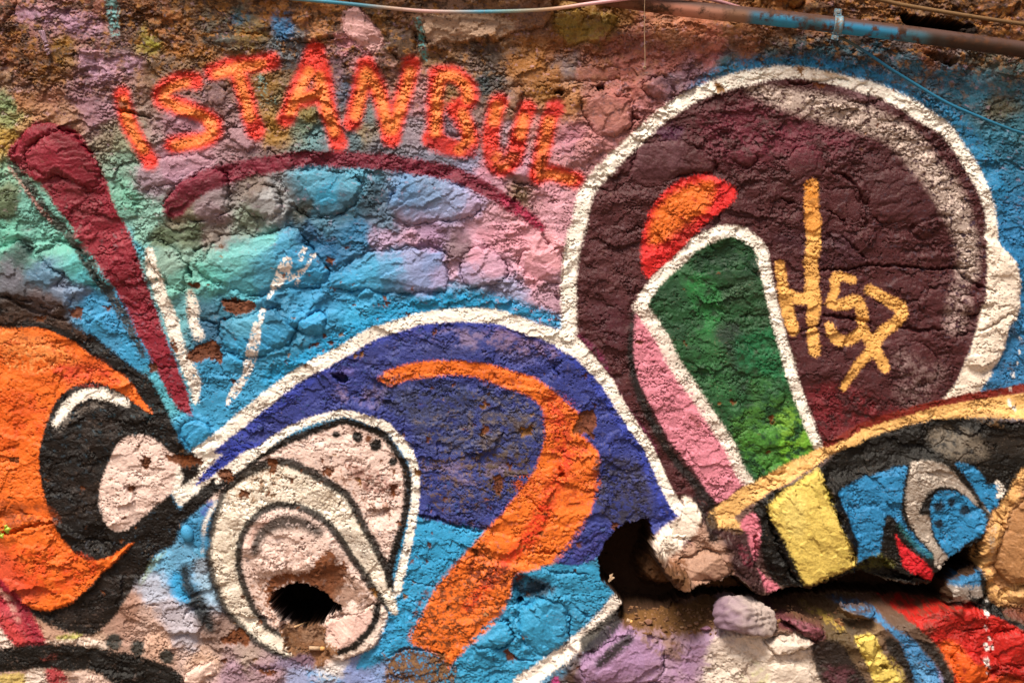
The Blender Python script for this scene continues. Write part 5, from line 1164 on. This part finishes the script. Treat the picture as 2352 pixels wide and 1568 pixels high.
bm = bmesh.new(); rs = np.random.default_rng(77)
for k in range(300):
    x = rs.uniform(1445, 1650) if k < 220 else rs.uniform(1775, 1990); y = rs.uniform(1405, 1452) if k < 220 else rs.uniform(1400, 1440)
    r_ = (1.2 + 4.2 * rs.random() ** 2.2) * U
    M = Matrix.Translation((WX(x), -Hat(x, y) - r_ * .4, WZ(y))) @ Matrix.Rotation(rs.uniform(0, 3), 4, Vector(rs.normal(0, 1, 3)).normalized()) @ Matrix.Diagonal((r_ * rs.uniform(.8, 1.6), r_, r_ * rs.uniform(.5, .9), 1))
    bmesh.ops.create_icosphere(bm, subdivisions=1, radius=1, matrix=M)
tag(link_mesh('dirt_crumbs', bm, simple('ledge_dirt', '7c5a3e', .95, vary=.5, scale=40, second='5c3c24'), flat=True), kind='stuff')

# cigarette ends, straw, paper, leaf
paperm = simple('stained_paper', 'a88c70', .8, vary=.15, scale=80); filterm = simple('cigarette_filter', 'c8965a', .85)
def butt(label, a, b_, dep, r, split):
    e = tag(empty('cigarette_butt', (WX(a[0]), -dep, WZ(a[1]))), label, 'cigarette butt')
    m_ = tuple(a[i] + (b_[i] - a[i]) * split for i in (0, 1))
    tube('paper', [(a[0], a[1], dep), (m_[0], m_[1], dep)], r, paperm, e, 10, 2); tube('filter', [(m_[0], m_[1], dep), (b_[0], b_[1], dep)], r * 1.04, filterm, e, 10, 2)
y = P('G 2120,1342')[0]; z = P('G 2228,1348')[0]
butt('cigarette butt lying below the dark pupil hole of the big eye', tuple(y), tuple(z), Hat(*((y + z) / 2)) + .007, .0085, .72)
y = P('H 1958,1112')[0]; z = P('H 1995,1128')[0]
butt('cigarette butt at the left end of the dirt ledge', tuple(y), tuple(z), .06, .007, .6)
y = P('G 2020,1196')[0]; z = P('G 2090,1204')[0]
tag(tube('straw', [(y[0], y[1], Hat(*y) + .01), (z[0], z[1], Hat(*z) + .01)], .0045, simple('dry_straw', 'b8946c', .8), None, 8, 3), 'dry straw stub on the lip just under the pupil hole', 'straw')
def sheet(name, outline, dep, bend, mat, label, cat, thick=.0012):
    pts = P(outline); c = pts.mean(0); bm = bmesh.new()
    lo = []; hi = []
    for k, (x, y_) in enumerate(pts):
        d_ = dep + bend * math.sin(k * 2.1)
        lo.append(bm.verts.new((WX(x), -d_, WZ(y_)))); hi.append(bm.verts.new((WX(x), -d_ - thick, WZ(y_))))
    n_ = len(pts); ml = bm.verts.new((WX(c[0]), -dep - bend, WZ(c[1]))); mh = bm.verts.new((WX(c[0]), -dep - bend - thick, WZ(c[1])))
    for k in range(n_):
        q = (k + 1) % n_
        bm.faces.new((lo[k], lo[q], ml)); bm.faces.new((hi[k], mh, hi[q])); bm.faces.new((lo[k], hi[k], hi[q], lo[q]))
    return tag(link_mesh(name, bm, mat, flat=True), label, cat)
sheet('paper_scrap', 'H 1850,832 1876,820 1872,842 1888,850 1864,868 1846,884 1840,872 1852,852', -.03, .002, paperm, 'torn pale paper scrap caught in the dark cavity mouth', 'paper')
sheet('dry_leaf', 'I 1022,1118 1050,1100 1065,1104 1062,1122 1085,1135 1100,1148 1085,1160 1060,1148 1035,1135', .05, .006, simple('dead_leaf', '8a6038', .8, vary=.4, scale=60), 'curled brown dead leaf on the ledge under the yellow block', 'leaf')

# little weed in the crack at the left edge
leafm = simple('young_leaf', '9aa82c', .5, vary=.3, scale=120, bumpd=.0006); stemm = simple('green_stem', '8a9030', .6)
wd = tag(empty('weed', (WX(8), -.05, WZ(1222))), 'small lime green weed growing from the crack in the orange paint', 'plant')
rootd = Hat(2, 1222)
def wleaf(px, py, ang, size, dep):
    bm = bmesh.new(); vs = []
    shape = [(0, 0), (.25, .28), (.2, .5), (.55, .45), (.62, .25), (1.0, .06), (.62, -.22), (.5, -.48), (.22, -.42), (.25, -.22)]
    p = P('G %f,%f' % (px, py))[0]
    for dz in (0, .0008):
        row = []
        for (a_, b_) in shape:
            xx = a_ * math.cos(ang) - b_ * math.sin(ang); yy = a_ * math.sin(ang) + b_ * math.cos(ang)
            row.append(bm.verts.new((WX(p[0] + size * xx), -(dep + dz + .006 * a_ - .01 * abs(b_)), WZ(p[1] - size * yy))))
        vs.append(row)
    n_ = len(shape)
    for k in range(1, n_ - 1): bm.faces.new((vs[0][0], vs[0][k], vs[0][k + 1])); bm.faces.new((vs[1][0], vs[1][k + 1], vs[1][k]))
    for k in range(n_): bm.faces.new((vs[0][k], vs[0][(k + 1) % n_], vs[1][(k + 1) % n_], vs[1][k]))
    return link_mesh('leaf', bm, leafm, wd)
for (px, py, an, sz) in ((4, 500, 1.7, 15), (62, 505, .25, 19), (30, 515, -2.5, 17), (15, 475, 1.2, 11), (35, 530, -.9, 13), (-15, 510, 2.6, 15), (70, 490, 1.0, 11)):
    wleaf(px, py, an, sz, rootd + .032)
for t in ('G -20,535 20,515 62,500', 'G -10,535 5,510 5,490', 'G 10,520 30,525 40,535'):
    tube('stem', [(q[0], q[1], rootd + .008 + .006 * i_) for i_, q in enumerate(at_(t))], .0016, stemm, wd, 6, 4)
print("built")
